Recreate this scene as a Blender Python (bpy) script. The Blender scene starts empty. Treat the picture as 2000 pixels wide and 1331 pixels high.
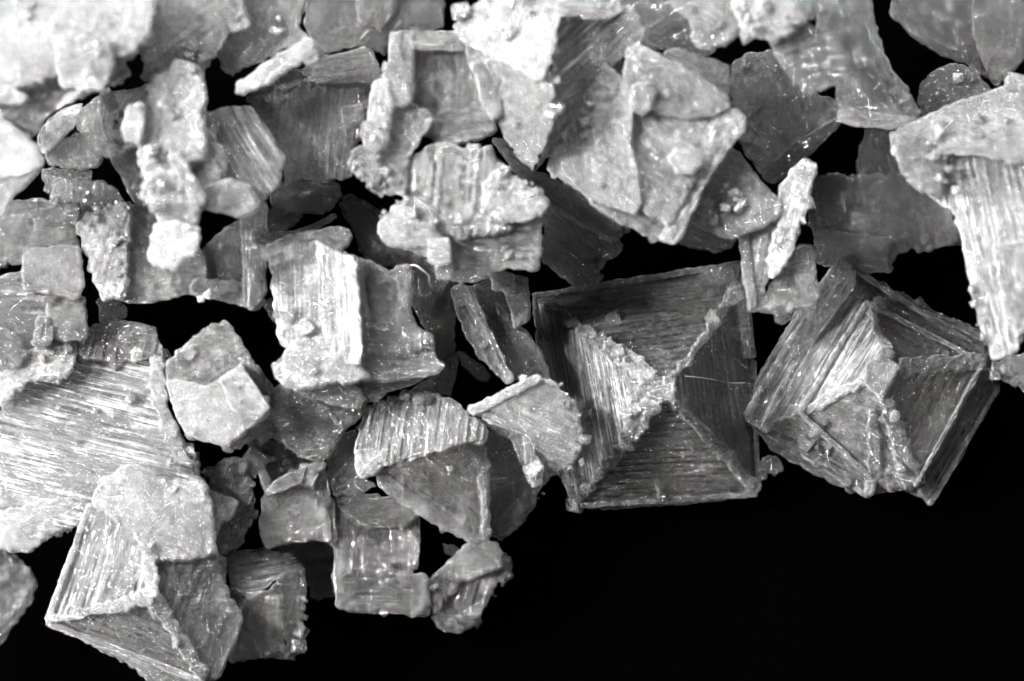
import bpy, math
import numpy as np
R = math.radians

# ------------------------------------------------------------------ camera, world, lamps, exposure
sc = bpy.context.scene
sc.unit_settings.system = 'METRIC'
sc.unit_settings.scale_length = 0.01          # one unit stands for a centimetre: the picture is 2 cm wide
CAM_Z = 5.0                                   # height of the lens above the black board
cd = bpy.data.cameras.new('camera')
cd.sensor_width = 36.0
cd.lens = 36.0 * CAM_Z / 2.0
cd.clip_start, cd.clip_end = 0.1, 100
cd.dof.use_dof = True
cd.dof.focus_distance = CAM_Z - 0.13
cd.dof.aperture_fstop = 0.75
cam = bpy.data.objects.new('camera', cd)
cam.location = (0, 0, CAM_Z)
sc.collection.objects.link(cam)
sc.camera = cam

world = bpy.data.worlds.new('World')
sc.world = world
world.use_nodes = True
bg = world.node_tree.nodes['Background']
bg.inputs[0].default_value = (1, 0.99, 0.98, 1)
bg.inputs[1].default_value = 0.04


def lamp(name, loc, target, w, h, power, col=(1, 1, 1)):
    ld = bpy.data.lights.new(name, 'AREA')
    ld.shape = 'RECTANGLE'
    ld.size, ld.size_y, ld.energy, ld.color = w, h, power, col
    o = bpy.data.objects.new(name, ld)
    o.location = loc
    d = np.array(target, float) - np.array(loc, float)
    from mathutils import Vector
    o.rotation_euler = Vector(d).to_track_quat('-Z', 'Y').to_euler()
    sc.collection.objects.link(o)
    return o


for k, (x, y, z, p) in enumerate(((-9.9, 5.4, 6.3, 2700), (-10.8, 1.8, 6.6, 3300), (-8.4, 3.9, 9.6, 2500), (-11.4, -1.8, 4.6, 1500),
                                 (-3.6, 9.6, 6.0, 1300), (3.6, 9.6, 5.6, 800), (9.9, 2.4, 6.0, 200), (-3.9, -9.0, 6.3, 260))):
    lamp('key_and_fill_lamp', (x, y, z), (0.0, 0.0, 0.1), 1.1, 1.1, p, (1, 0.99, 0.98) if x < -5 else (0.98, 0.99, 1))  # left row splits the key; the other lamps are added for glints and edges
sc.view_settings.view_transform = 'Standard'
sc.view_settings.look = 'None'
sc.view_settings.exposure = 0.75
sc.view_settings.gamma = 1.0
sc.cycles.max_bounces = 8
sc.cycles.diffuse_bounces = 4
sc.cycles.glossy_bounces = 3
sc.cycles.transmission_bounces = 6
sc.cycles.transparent_max_bounces = 24
sc.cycles.caustics_reflective = False
sc.cycles.caustics_refractive = False
sc.cycles.sample_clamp_indirect = 6.0
sc.cycles.adaptive_threshold = 0.02


# ------------------------------------------------------------------ materials
def salt_material():
    m = bpy.data.materials.new('salt_crystal')
    m.use_nodes = True
    nt = m.node_tree
    N, L = nt.nodes, nt.links
    N.clear()

    def nd(t, **kw):
        n = N.new(t)
        for k, v in kw.items():
            setattr(n, k, v)
        return n

    def mth(op, a, b=None, c=None, clamp=False):
        n = nd('ShaderNodeMath', operation=op, use_clamp=clamp)
        for i, v in enumerate((a, b, c)):
            if v is None:
                continue
            if isinstance(v, (int, float)):
                n.inputs[i].default_value = v
            else:
                L.new(v, n.inputs[i])
        return n.outputs[0]

    def ramp(fac, lo, hi, a=0.0, b=1.0):
        n = nd('ShaderNodeMapRange')
        n.clamp = True
        n.interpolation_type = 'SMOOTHSTEP'
        L.new(fac, n.inputs[0])
        n.inputs[1].default_value, n.inputs[2].default_value = lo, hi
        n.inputs[3].default_value, n.inputs[4].default_value = a, b
        return n.outputs[0]

    uv = nd('ShaderNodeUVMap', uv_map='grain_direction').outputs[0]
    tc = nd('ShaderNodeTexCoord').outputs['Object']
    att = nd('ShaderNodeAttribute', attribute_name='milk').outputs['Fac']
    sta = nd('ShaderNodeAttribute', attribute_name='stria').outputs['Fac']

    def noise(vec, sx, sy, sz, scale, detail, rough=0.55, dist=0.0):
        mp = nd('ShaderNodeMapping')
        L.new(vec, mp.inputs[0])
        mp.inputs['Scale'].default_value = (sx, sy, sz)
        n = nd('ShaderNodeTexNoise')
        L.new(mp.outputs[0], n.inputs['Vector'])
        n.inputs['Scale'].default_value = scale
        n.inputs['Detail'].default_value = detail
        n.inputs['Roughness'].default_value = rough
        n.inputs['Distortion'].default_value = dist
        return n.outputs[0]

    # uv: 1 unit = 100 photo pixels, x along the growth lines, y across them
    s1 = noise(uv, 1.1, 32.0, 1, 1.0, 3, 0.65, 0.0)
    n3 = noise(tc, 1, 1, 1, 190.0, 1, 0.5)
    n1 = noise(tc, 1, 1, 1, 75.0, 3, 0.65, 0.6)
    mixt = nd('ShaderNodeMix', data_type='FLOAT')
    L.new(sta, mixt.inputs[0]); L.new(n1, mixt.inputs[2]); L.new(s1, mixt.inputs[3])
    fine = mixt.outputs[0]
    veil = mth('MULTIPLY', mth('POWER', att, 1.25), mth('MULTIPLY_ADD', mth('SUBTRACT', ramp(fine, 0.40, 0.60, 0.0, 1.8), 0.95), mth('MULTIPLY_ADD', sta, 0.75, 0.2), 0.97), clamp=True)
    lw = nd('ShaderNodeLayerWeight')
    lw.inputs[0].default_value = 0.35
    edge = mth('POWER', lw.outputs['Facing'], 3.0)
    veil = mth('ADD', veil, mth('MULTIPLY', edge, 0.22), clamp=True)
    vo = nd('ShaderNodeTexVoronoi', feature='DISTANCE_TO_EDGE')
    mv = nd('ShaderNodeMapping')
    mv.inputs['Scale'].default_value = (6.0, 11.0, 1)
    L.new(uv, mv.inputs[0])
    L.new(mv.outputs[0], vo.inputs['Vector'])
    vo.inputs['Scale'].default_value = 1.0
    crack = mth('MULTIPLY', ramp(vo.outputs['Distance'], 0.0, 0.07, 1.0, 0.0), ramp(n1, 0.45, 0.6))
    veil = mth('ADD', veil, mth('MULTIPLY', crack, mth('MULTIPLY', mth('SUBTRACT', 1.0, veil), 0.18)), clamp=True)
    h = mth('ADD', mth('MULTIPLY', s1, mth('MULTIPLY', sta, 1.0)), mth('MULTIPLY', n1, 0.8))
    bump = nd('ShaderNodeBump')
    bump.inputs['Strength'].default_value = 1.0
    bump.inputs['Distance'].default_value = 0.03
    h2 = mth('ADD', mth('MULTIPLY', h, 0.45), mth('MULTIPLY', n3, 0.35))
    L.new(h2, bump.inputs['Height'])
    nrm = bump.outputs[0]

    sb = nd('ShaderNodeBump')
    sb.inputs['Strength'].default_value = 0.1
    sb.inputs['Distance'].default_value = 0.008
    L.new(h, sb.inputs['Height'])
    dif = nd('ShaderNodeBsdfDiffuse')
    dif.inputs[0].default_value = (0.93, 0.93, 0.935, 1)
    L.new(sb.outputs[0], dif.inputs['Normal'])
    tr = nd('ShaderNodeBsdfTranslucent')
    tr.inputs[0].default_value = (0.93, 0.93, 0.935, 1)
    L.new(sb.outputs[0], tr.inputs['Normal'])
    ss = nd('ShaderNodeSubsurfaceScattering')
    ss.inputs['Color'].default_value = (0.93, 0.93, 0.935, 1)
    ss.inputs['Scale'].default_value = 0.03
    ss.inputs['Radius'].default_value = (1, 1, 1)
    L.new(sb.outputs[0], ss.inputs['Normal'])
    m1a = nd('ShaderNodeMixShader')
    m1a.inputs[0].default_value = 0.6
    L.new(dif.outputs[0], m1a.inputs[1]); L.new(tr.outputs[0], m1a.inputs[2])
    m1 = m1a
    clear = nd('ShaderNodeBsdfTransparent')
    clear.inputs[0].default_value = (0.97, 0.972, 0.975, 1)
    rf = nd('ShaderNodeBsdfRefraction')
    rf.inputs['IOR'].default_value = 1.45
    rf.inputs['Roughness'].default_value = 0.06
    rf.inputs[0].default_value = (0.97, 0.972, 0.975, 1)
    L.new(nrm, rf.inputs['Normal'])
    m0 = nd('ShaderNodeMixShader')
    m0.inputs[0].default_value = 0.6
    L.new(clear.outputs[0], m0.inputs[1]); L.new(rf.outputs[0], m0.inputs[2])
    m2 = nd('ShaderNodeMixShader')
    L.new(veil, m2.inputs[0]); L.new(m0.outputs[0], m2.inputs[1]); L.new(m1.outputs[0], m2.inputs[2])
    gl = nd('ShaderNodeBsdfGlossy')
    gl.inputs['Roughness'].default_value = 0.1
    L.new(nrm, gl.inputs['Normal'])
    fr = nd('ShaderNodeFresnel')
    fr.inputs['IOR'].default_value = 1.54
    L.new(nrm, fr.inputs['Normal'])
    m3 = nd('ShaderNodeMixShader')
    L.new(mth('MULTIPLY', fr.outputs[0], 2.0, clamp=True), m3.inputs[0])
    L.new(m2.outputs[0], m3.inputs[1]); L.new(gl.outputs[0], m3.inputs[2])
    out = nd('ShaderNodeOutputMaterial')
    L.new(m3.outputs[0], out.inputs[0])
    return m


def plain_material(name, col, rough=0.9, spec=0.0):
    m = bpy.data.materials.new(name)
    m.use_nodes = True
    b = m.node_tree.nodes['Principled BSDF']
    b.inputs['Roughness'].default_value = rough
    b.inputs['Specular IOR Level'].default_value = spec
    n = m.node_tree.nodes.new('ShaderNodeTexNoise')
    n.inputs['Scale'].default_value = 60
    r = m.node_tree.nodes.new('ShaderNodeMix')
    r.data_type = 'RGBA'
    r.inputs[6].default_value = (*[c * 0.7 for c in col], 1)
    r.inputs[7].default_value = (*col, 1)
    m.node_tree.links.new(n.outputs[0], r.inputs[0])
    m.node_tree.links.new(r.outputs[2], b.inputs['Base Color'])
    return m


SALT = salt_material()
BLACK = plain_material('black_board', (0.0002, 0.0002, 0.0002))
FIBRE = plain_material('pale_fibre', (0.7, 0.68, 0.66), 0.5, 0.5)

# ------------------------------------------------------------------ noise
def _hash(i, j, s):
    n = (i * 374761393 + j * 668265263 + s * 2147483647 + 1013904223) & 0xFFFFFFFF
    n = ((n ^ (n >> 13)) * 1274126177) & 0xFFFFFFFF
    n = (n ^ (n >> 16)) & 0xFFFFFFFF
    n = (n * 2246822519) & 0xFFFFFFFF
    return ((n ^ (n >> 15)) & 0xFFFFFF) / float(0xFFFFFF)


def vnoise(x, y, s=0):
    x = np.asarray(x, float); y = np.asarray(y, float)
    i = np.floor(x).astype(np.int64); j = np.floor(y).astype(np.int64)
    fx = x - i; fy = y - j
    fx = fx * fx * (3 - 2 * fx); fy = fy * fy * (3 - 2 * fy)
    a = _hash(i, j, s); b = _hash(i + 1, j, s); c = _hash(i, j + 1, s); d = _hash(i + 1, j + 1, s)
    return (a * (1 - fx) + b * fx) * (1 - fy) + (c * (1 - fx) + d * fx) * fy


def fbm(x, y, s=0, o=3):
    t = 0; a = 0.5; n = 0
    for k in range(o):
        t = t + a * vnoise(x * 2 ** k, y * 2 ** k, s + k * 17); n += a; a *= 0.5
    return t / n


def sstep(x, a, b):
    t = np.clip((x - a) / (b - a), 0, 1)
    return t * t * (3 - 2 * t)


def blocks(x, y, s):
    """blocky crystal humps: nearest jittered cell in the square metric, each with a height of its own"""
    i0 = np.floor(x).astype(np.int64); j0 = np.floor(y).astype(np.int64)
    best = np.full(x.shape, 9.0); hh = np.zeros(x.shape)
    for di in (-1, 0, 1):
        for dj in (-1, 0, 1):
            i = i0 + di; j = j0 + dj
            cx = i + 0.15 + 0.7 * _hash(i, j, s); cy = j + 0.15 + 0.7 * _hash(i, j, s + 5)
            d = np.maximum(np.abs(x - cx), np.abs(y - cy))
            m = d < best
            best = np.where(m, d, best); hh = np.where(m, _hash(i, j, s + 9), hh)
    return hh * np.clip(1.25 - (best / 0.6) ** 7, 0, 1)


# ------------------------------------------------------------------ geometry
def wpt(px, py, z):
    """a point z above the board (in hundredths of a centimetre/10), px/py measured across the picture at board level"""
    z = np.asarray(z, float) * 0.001
    k = (CAM_Z - z) / CAM_Z
    return np.stack([(np.asarray(px) - 1000) / 1000 * k, (665.5 - np.asarray(py)) / 1000 * k, z + 0 * k], -1)


def mvc(P, V, H):
    """mean-value interpolation of the corner heights H of outline V at points P"""
    d = V[None] - P[:, None]
    r = np.sqrt((d ** 2).sum(-1)) + 1e-6
    d2 = np.roll(d, -1, 1); r2 = np.roll(r, -1, 1)
    cr = d[..., 0] * d2[..., 1] - d[..., 1] * d2[..., 0]
    dt = (d * d2).sum(-1)
    t = (r * r2 - dt) / np.where(np.abs(cr) < 1e-9, 1e-9, cr)
    w = (np.roll(t, 1, 1) + t) / r
    sw = w.sum(1)
    v = (w * H[None]).sum(1) / np.where(np.abs(sw) < 1e-12, 1e-12, sw)
    return np.clip(v, H.min() - 5, H.max() + 5)


def rough_outline(V, jag, seed, rnd=7.0):
    """resample the outline every 3 px, round its corners a little and break it up"""
    A = V; B = np.roll(V, -1, 0)
    area = (A[:, 0] * B[:, 1] - B[:, 0] * A[:, 1]).sum()
    sgn = 1 if area > 0 else -1
    pts = []
    s = 0.0
    for a, b in zip(A, B):
        l = float(np.hypot(*(b - a)))
        n = max(1, int(l / 3))
        t = np.arange(n) / n
        q = a + (b - a) * t[:, None]
        nrm = np.array([b[1] - a[1], a[0] - b[0]]) / max(l, 1e-6)
        ss = s + t * l
        off = (vnoise(ss / 26, ss * 0 + 3, seed) - 0.5) * 2.0 + (vnoise(ss / 9, ss * 0 + 7, seed) - 0.5) * 1.3
        notch = np.round(vnoise(ss / 11, ss * 0 + 11, seed) * 3) / 3 - 0.5
        off = off * 0.4 + notch * 2.6
        fade = np.minimum(1, np.minimum(t, 1 - t) * l / 10 + 0.25)
        pts.append(q + nrm * sgn * (off * fade * jag + 2.2)[:, None])
        s += l
    C = np.concatenate(pts)
    for _ in range(1):
        C = 0.7 * C + 0.15 * (np.roll(C, 1, 0) + np.roll(C, -1, 0))
    return C


def dist_in(P, C):
    """signed distance (inside positive) and nearest point of the closed outline C"""
    A = C; B = np.roll(C, -1, 0); AB = B - A; L2 = (AB ** 2).sum(1) + 1e-9
    D = np.empty(len(P)); Q = np.empty_like(P); I = np.zeros(len(P), bool)
    for k in range(0, len(P), 4000):
        p = P[k:k + 4000]
        ap = p[:, None] - A[None]
        t = np.clip((ap * AB[None]).sum(-1) / L2, 0, 1)
        q = A[None] + AB[None] * t[..., None]
        d = ((p[:, None] - q) ** 2).sum(-1)
        j = d.argmin(1); r = np.arange(len(p))
        D[k:k + 4000] = np.sqrt(d[r, j]); Q[k:k + 4000] = q[r, j]
        y = p[:, 1:2]
        c = ((A[None, :, 1] > y) != (B[None, :, 1] > y)) & (p[:, 0:1] < AB[None, :, 0] * (y - A[None, :, 1]) / np.where(AB[None, :, 1] == 0, 1e-9, AB[None, :, 1]) + A[None, :, 0])
        I[k:k + 4000] = c.sum(1) % 2 == 1
    return np.where(I, D, -D), Q


def make_mesh(name, co, faces, uv, milk, stria):
    me = bpy.data.meshes.new(name)
    me.vertices.add(len(co)); me.vertices.foreach_set('co', co.astype(np.float32).ravel())
    n = len(faces)
    me.loops.add(n * 4); me.loops.foreach_set('vertex_index', faces.astype(np.int32).ravel())
    me.polygons.add(n)
    me.polygons.foreach_set('loop_start', np.arange(n, dtype=np.int32) * 4)
    me.polygons.foreach_set('use_smooth', np.ones(n, bool))
    ul = me.uv_layers.new(name='grain_direction')
    ul.data.foreach_set('uv', uv[faces.ravel()].astype(np.float32).ravel())
    a = me.attributes.new('milk', 'FLOAT', 'POINT'); a.data.foreach_set('value', milk.astype(np.float32))
    a = me.attributes.new('stria', 'FLOAT', 'POINT'); a.data.foreach_set('value', stria.astype(np.float32))
    me.update(calc_edges=True)
    me.materials.append(SALT)
    return me


SEED = [11]


def slab(P, base, th=24, ang=0, S=3, L=3, jag=2.5, milk=0.4, st=0.8, rnd=7, tilt=(0, 0), cell=16, step=2.6, per=11):
    """one crystal plate: outline with corner heights, its two faces stepped and humped, edges rounded"""
    SEED[0] += 7
    seed = SEED[0]
    V = np.array([p[:2] for p in P], float)
    H = np.array([(p[2] if len(p) > 2 else 0) for p in P], float)
    c = V.mean(0)
    H = H + (V[:, 0] - c[0]) * tilt[0] + (V[:, 1] - c[1]) * tilt[1] + base
    C = rough_outline(V, jag, seed)
    a = R(-ang)
    e = np.array([math.cos(a), math.sin(a)]); f = np.array([-e[1], e[0]])
    cu, cv = (C - c) @ e, (C - c) @ f
    us = np.arange(cu.min() - step, cu.max() + 2 * step, step); vs = np.arange(cv.min() - step, cv.max() + 2 * step, step)
    U, W = np.meshgrid(us, vs, indexing='ij')
    nu, nv = U.shape
    X = c + U[..., None] * e + W[..., None] * f
    P2 = X.reshape(-1, 2)
    D, Q = dist_in(P2, C)
    ins = (D > -0.45 * step).reshape(nu, nv)
    cell_ok = ins[:-1, :-1] & ins[1:, :-1] & ins[1:, 1:] & ins[:-1, 1:]
    idx = np.arange(nu * nv).reshape(nu, nv)
    F = np.stack([idx[:-1, :-1], idx[1:, :-1], idx[1:, 1:], idx[:-1, 1:]], -1)[cell_ok]
    if len(F) == 0:
        return None
    cnt = np.bincount(F.ravel(), minlength=nu * nv)
    used = cnt > 0
    edge = used & (cnt < 4)
    snap = edge & (np.abs(D) < 1.6 * step)
    P2 = P2.copy(); P2[snap] = Q[snap]; D = D.copy(); D[edge] = 0
    remap = -np.ones(nu * nv, int); remap[used] = np.arange(used.sum())
    F = remap[F]; P2 = P2[used]; D = np.maximum(D[used], 0)
    u = (P2 - c) @ e; v = (P2 - c) @ f
    Z = mvc(P2 + 1e-3, V, H)

    def relief(sd, sgn):
        """height of the growth steps and humps, and how cloudy the salt is there"""
        w = v / per + (vnoise(u / 170, v / 60, sd) - 0.5) * 1.6 + vnoise(u / 26, v / 20, sd + 1) * 0.22
        fr = w - np.floor(w)
        ledge = np.minimum(fr / 0.75, (1 - fr) / 0.25)
        amp = 0.25 + 1.5 * vnoise(u / 60, np.floor(w) * 1.0, sd + 2) ** 1.5
        S_ = S * 0.6
        L_ = L * 0.5
        r = S_ * (ledge - 0.5) * amp + S_ * 0.9 * (fbm(u / 110, v / 6.0, sd + 3, 2) - 0.5) * 2
        b1 = blocks(u / cell, v / cell, sd + 4); b2 = blocks(u / (cell * 0.5), v / (cell * 0.5), sd + 6)
        b = b1 + 0.5 * b2
        mask = np.clip((fbm(u / 50, v / 50, sd + 8, 2) - 0.35) * 3.5, 0.12, 1)
        r += L_ * (b - 0.6) * mask
        r += (L_ + S_) * 0.8 * (fbm(u / 90, v / 90, sd + 12, 2) - 0.5) * 2
        ln = sstep(fbm(u / 110, v / 4.8, sd + 21, 3), .36, .64) * .55 + sstep(ledge * amp, .1, 1.1) * .45
        ln = ln * (.35 + .9 * sstep(fbm(u / 110, v / 24, sd + 25, 2), .3, .7))
        pt = sstep(fbm(u / 34, v / 34, sd + 23, 4), .3, .7) * .5 + .5 * sstep(b * mask, .2, 1.0)
        dash = sstep(fbm(u / 26, v / 4.6, sd + 41, 2), .54, .66) * sstep(fbm(u / 90, v / 60, sd + 43, 2), .35, .6)
        ln = ln * (1 - 0.8 * dash) * (.72 + .5 * sstep(fbm(u / 16, v / 12, sd + 47, 3), .35, .65)) + .3 * sstep(b * mask, .7, 1.2)
        if milk < 0.3:                       # clear salt: cloudy only in patches and along cube edges
            pt = sstep(fbm(u / 26, v / 26, sd + 23, 4), .38, .62) * .75 + .55 * sstep(np.abs(fbm(u / 18, v / 14, sd + 51, 3) - .5), .05, .0)
            ln = ln * .75 + .45 * sstep(np.abs(fbm(u / 60, v / 16, sd + 51, 3) - .5), .035, .0)
        tex = st * ln + (1 - st) * pt
        return r, tex

    rr = min(rnd * 0.55, th * 0.48)
    t = np.clip(1 - D / rr, 0, 1)
    drop = rr * (1 - np.sqrt(np.maximum(0, 1 - t * t)))
    fade = np.clip(D / 5, 0.25, 1)
    r1, t1 = relief(seed, 1)
    r2, t2 = relief(seed + 101, -1)
    up = Z + r1 * fade - drop
    dn = Z - th + r2 * fade * 0.7 + drop
    dn = np.minimum(dn, up - 1.5)
    n = len(P2)
    co = np.concatenate([wpt(P2[:, 0], P2[:, 1], up), wpt(P2[:, 0], P2[:, 1], dn)])
    # sides
    ed = np.concatenate([F[:, [0, 1]], F[:, [1, 2]], F[:, [2, 3]], F[:, [3, 0]]])
    key = np.sort(ed, 1); k = key[:, 0] * n + key[:, 1]
    _, inv, ct = np.unique(k, return_inverse=True, return_counts=True)
    be = ed[ct[inv] == 1]
    side = np.stack([be[:, 1], be[:, 0], be[:, 0] + n, be[:, 1] + n], 1)
    faces = np.concatenate([F, F[:, ::-1] + n, side])
    # orientation: image y runs down, so flip if needed
    p = co[F[0]]
    if np.cross(p[1] - p[0], p[2] - p[0])[2] < 0:
        faces = faces[:, ::-1]
    off = (seed * 13.7) % 50
    uv = np.concatenate([np.stack([u / 100 + off, v / 100 + off], 1), np.stack([u / 100 + off + 7, v / 100 + off + 3], 1)])
    big = 0.75 + 0.5 * fbm(u / 80, v / 80, seed + 31, 2)
    rim_glow = (0.13 + 0.25 * milk) * np.clip(1.2 - D / 3.4, 0, 1)  # glow of thin edges, put into the milkiness along the outline
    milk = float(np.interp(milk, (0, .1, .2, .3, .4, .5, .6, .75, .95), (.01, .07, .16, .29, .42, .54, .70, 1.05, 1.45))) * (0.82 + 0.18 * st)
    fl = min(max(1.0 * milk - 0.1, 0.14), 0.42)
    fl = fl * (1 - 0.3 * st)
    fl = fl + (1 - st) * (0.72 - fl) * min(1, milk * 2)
    ml = np.concatenate([0.52 * milk * big * (fl + 1.5 * (1 - fl) * t1) + rim_glow, 1.6 * milk * big * (fl + 1.3 * (1 - fl) * t2) + rim_glow])
    ml = np.clip(ml, 0, 1)
    return co, faces, uv, ml, np.full(2 * n, st)


_b = 0.2
_CUBE = []
for sx in (-1, 1):
    for sy in (-1, 1):
        for sz in (-1, 1):
            for ax in range(3):
                q = [sx * (1 - _b), sy * (1 - _b), sz * (1 - _b)]
                q[ax] = (sx, sy, sz)[ax]
                _CUBE.append(q)
_CUBE = np.array(_CUBE, float)


def _cube_faces():
    import itertools
    idx = {}
    k = 0
    for s in itertools.product((-1, 1), repeat=3):
        for ax in range(3):
            idx[(s, ax)] = k; k += 1
    F = []
    for ax in range(3):
        o = [a for a in range(3) if a != ax]
        for sg in (-1, 1):
            ring = []
            for a, b in ((-1, -1), (1, -1), (1, 1), (-1, 1)):
                s = [0, 0, 0]; s[ax] = sg; s[o[0]] = a; s[o[1]] = b
                ring.append(idx[(tuple(s), ax)])
            F.append(ring)
    for ax in range(3):                      # edge chamfers along axis ax
        o = [a for a in range(3) if a != ax]
        for a in (-1, 1):
            for b in (-1, 1):
                s0 = [0, 0, 0]; s0[o[0]] = a; s0[o[1]] = b; s1 = list(s0)
                s0[ax] = -1; s1[ax] = 1
                F.append([idx[(tuple(s0), o[0])], idx[(tuple(s1), o[0])], idx[(tuple(s1), o[1])], idx[(tuple(s0), o[1])]])
    for s in itertools.product((-1, 1), repeat=3):
        t = [idx[(s, 0)], idx[(s, 1)], idx[(s, 2)]]
        F.append([t[0], t[1], t[2], t[2]])
    out = []
    for f in F:
        p = _CUBE[f[:3]]
        if np.dot(np.cross(p[1] - p[0], p[2] - p[0]), _CUBE[f].mean(0)) < 0:
            f = f[::-1] if f[2] != f[3] else [f[1], f[0], f[2], f[2]]
        out.append(f)
    return out


_CF = _cube_faces()


def grains(lines, base, size, count, ang, milk, seed, spread):
    """small rounded crystals grown along lines; returned as triangles/quads in one mesh"""
    rng = np.random.RandomState(seed)
    co = []; fc = []
    total = sum(math.hypot(b[0] - a[0], b[1] - a[1]) for a, b in lines) + 1e-6
    for a, b in lines:
        n = max(1, int(0.26 * count * math.hypot(b[0] - a[0], b[1] - a[1]) / total))
        for _ in range(n):
            t = rng.rand()
            x = a[0] + (b[0] - a[0]) * t + rng.normal() * spread; y = a[1] + (b[1] - a[1]) * t + rng.normal() * spread
            z = a[2] + (b[2] - a[2]) * t + base - size * rng.uniform(0.2, 0.6)
            s = size * (0.4 + 1.3 * rng.rand() ** 2.2)
            sc3 = np.array([s * rng.uniform(0.7, 1.5), s * rng.uniform(0.7, 1.3), s * rng.uniform(0.6, 1.1)]) * 0.5
            v = _CUBE * sc3
            v = v + rng.normal(size=v.shape) * s * 0.09
            r = R(-ang + rng.normal() * 22); tx = rng.normal() * 0.3; ty = rng.normal() * 0.3
            v = v @ np.array([[1, 0, 0], [0, math.cos(tx), math.sin(tx)], [0, -math.sin(tx), math.cos(tx)]]) @ np.array([[math.cos(ty), 0, math.sin(ty)], [0, 1, 0], [-math.sin(ty), 0, math.cos(ty)]])
            v = v @ np.array([[math.cos(r), math.sin(r), 0], [-math.sin(r), math.cos(r), 0], [0, 0, 1]])
            k = sum(len(q) for q in co)
            co.append(wpt(x + v[:, 0], y - v[:, 1], z + v[:, 2])); fc.append([[i + k for i in f] for f in _CF])
    return co, fc


def link_mesh(name, me, parent=None):
    o = bpy.data.objects.new(name, me)
    sc.collection.objects.link(o)
    if parent is not None:
        o.parent = parent
    return o


def grain_part(root, lines, base, size=9, count=30, ang=0, milk=0.6, spread=5, name='grain_crust'):
    SEED[0] += 3
    co, fc = grains(lines, base, size, count, ang, milk, SEED[0], spread)
    co = np.concatenate(co)
    me = bpy.data.meshes.new(name)
    me.from_pydata(co.tolist(), [], [[i for i in dict.fromkeys(f)] for q in fc for f in q])
    me.polygons.foreach_set('use_smooth', np.ones(len(me.polygons), bool))
    ul = me.uv_layers.new(name='grain_direction')
    li = np.empty(len(me.loops), np.int32); me.loops.foreach_get('vertex_index', li)
    ul.data.foreach_set('uv', (co[li][:, :2] * 10).astype(np.float32).ravel())
    a = me.attributes.new('milk', 'FLOAT', 'POINT'); a.data.foreach_set('value', np.repeat(np.clip(milk * np.random.RandomState(len(co)).uniform(0.25, 0.65, len(co) // 24), 0, 1), 24).astype(np.float32))
    a = me.attributes.new('stria', 'FLOAT', 'POINT'); a.data.foreach_set('value', np.full(len(co), 0.1, np.float32))
    me.materials.append(SALT)
    me.update()
    # give the mesh its own origin on the thing
    o = link_mesh(name, me, root)
    o['kind'] = 'stuff'
    recentre(o, root)
    return o


def recentre(o, root):
    if root is None:
        return
    me = o.data
    rl = np.array(root.location, np.float32)
    n = len(me.vertices)
    c = np.empty(n * 3, np.float32); me.vertices.foreach_get('co', c)
    c = c.reshape(-1, 3) - rl
    me.vertices.foreach_set('co', c.ravel())
    me.update()


THINGS = []


def add_cubelets(root, me, part, op):
    """single small square crystals grown half into a plate, lined up with its growth lines"""
    n = len(me.vertices)
    milk = op['milk']
    if milk < 0.2 or part in ('rim', 'milky_cube', 'cube', 'small_cube', 'platform', 'smooth_tablet', 'smooth_lobe', 'core', 'lined_face', 'striped_wing', 'smooth_prism'):
        return
    c = np.empty(n * 3, np.float32); me.vertices.foreach_get('co', c)
    c = c.reshape(-1, 3)[:n // 2] + np.array(root.location, np.float32)
    rng = np.random.RandomState(n)
    k = min(7, int(len(c) * 6.8 / 5200 * (1.3 - 0.7 * op.get('st', .5)) + rng.rand()))
    for i in rng.randint(0, len(c), k):
        x, y, z = c[i]
        f = CAM_Z / (CAM_Z - z)
        p = (x * f * 1000 + 1000, 665.5 - y * f * 1000, z * 1000)
        s = rng.uniform(11, 24)
        co, fc = grains([(p, p)], -s * 0.18, s, 1 / 0.26 + 0.1, op.get('ang', 0), milk, rng.randint(9999), 0)
        co = co[0]
        m2 = bpy.data.meshes.new('cubelet')
        m2.from_pydata(co.tolist(), [], [list(dict.fromkeys(q)) for q in fc[0]])
        ul = m2.uv_layers.new(name='grain_direction')
        li = np.empty(len(m2.loops), np.int32); m2.loops.foreach_get('vertex_index', li)
        ul.data.foreach_set('uv', (co[li][:, :2] * 10).astype(np.float32).ravel())
        a = m2.attributes.new('milk', 'FLOAT', 'POINT'); a.data.foreach_set('value', np.full(len(co), milk * rng.uniform(.3, .7), np.float32))
        a = m2.attributes.new('stria', 'FLOAT', 'POINT'); a.data.foreach_set('value', np.full(len(co), 0.1, np.float32))
        m2.materials.append(SALT)
        m2.update()
        recentre(link_mesh('cubelet', m2, root), root)


def flake(name, label, cat, z, slabs, grain=(), group=None):
    """one salt flake: an empty at its foot that parents its plates; every plate is a mesh of its own.
    slabs: (part name, outline, options); grain: (lines, options)"""
    allp = np.array([p[:2] for s in slabs for p in s[1]], float)
    c = allp.mean(0)
    root = bpy.data.objects.new(name, None)
    sc.collection.objects.link(root)
    root.empty_display_size = 0.02
    root.location = wpt(c[0], c[1], z)
    mean = sum(q[2].get('milk', 0.4) for q in slabs) / len(slabs)
    for s in slabs:
        part, pts, op = s[0], s[1], dict(s[2])
        lab = op.pop('label', None)
        dz = op.pop('dz', 0)
        op['milk'] = 0.85 * op.get('milk', 0.4) + 0.15 * mean
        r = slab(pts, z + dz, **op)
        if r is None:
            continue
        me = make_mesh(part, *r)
        o = link_mesh(part, me, root)
        recentre(o, root)
        if lab:
            o['label'] = lab
        add_cubelets(root, me, part, op)
    for g in grain:
        grain_part(root, g[0], z, **g[1])
    root['label'] = label
    root['category'] = cat
    if group:
        root['group'] = group
    THINGS.append(root)
    return root

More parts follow.
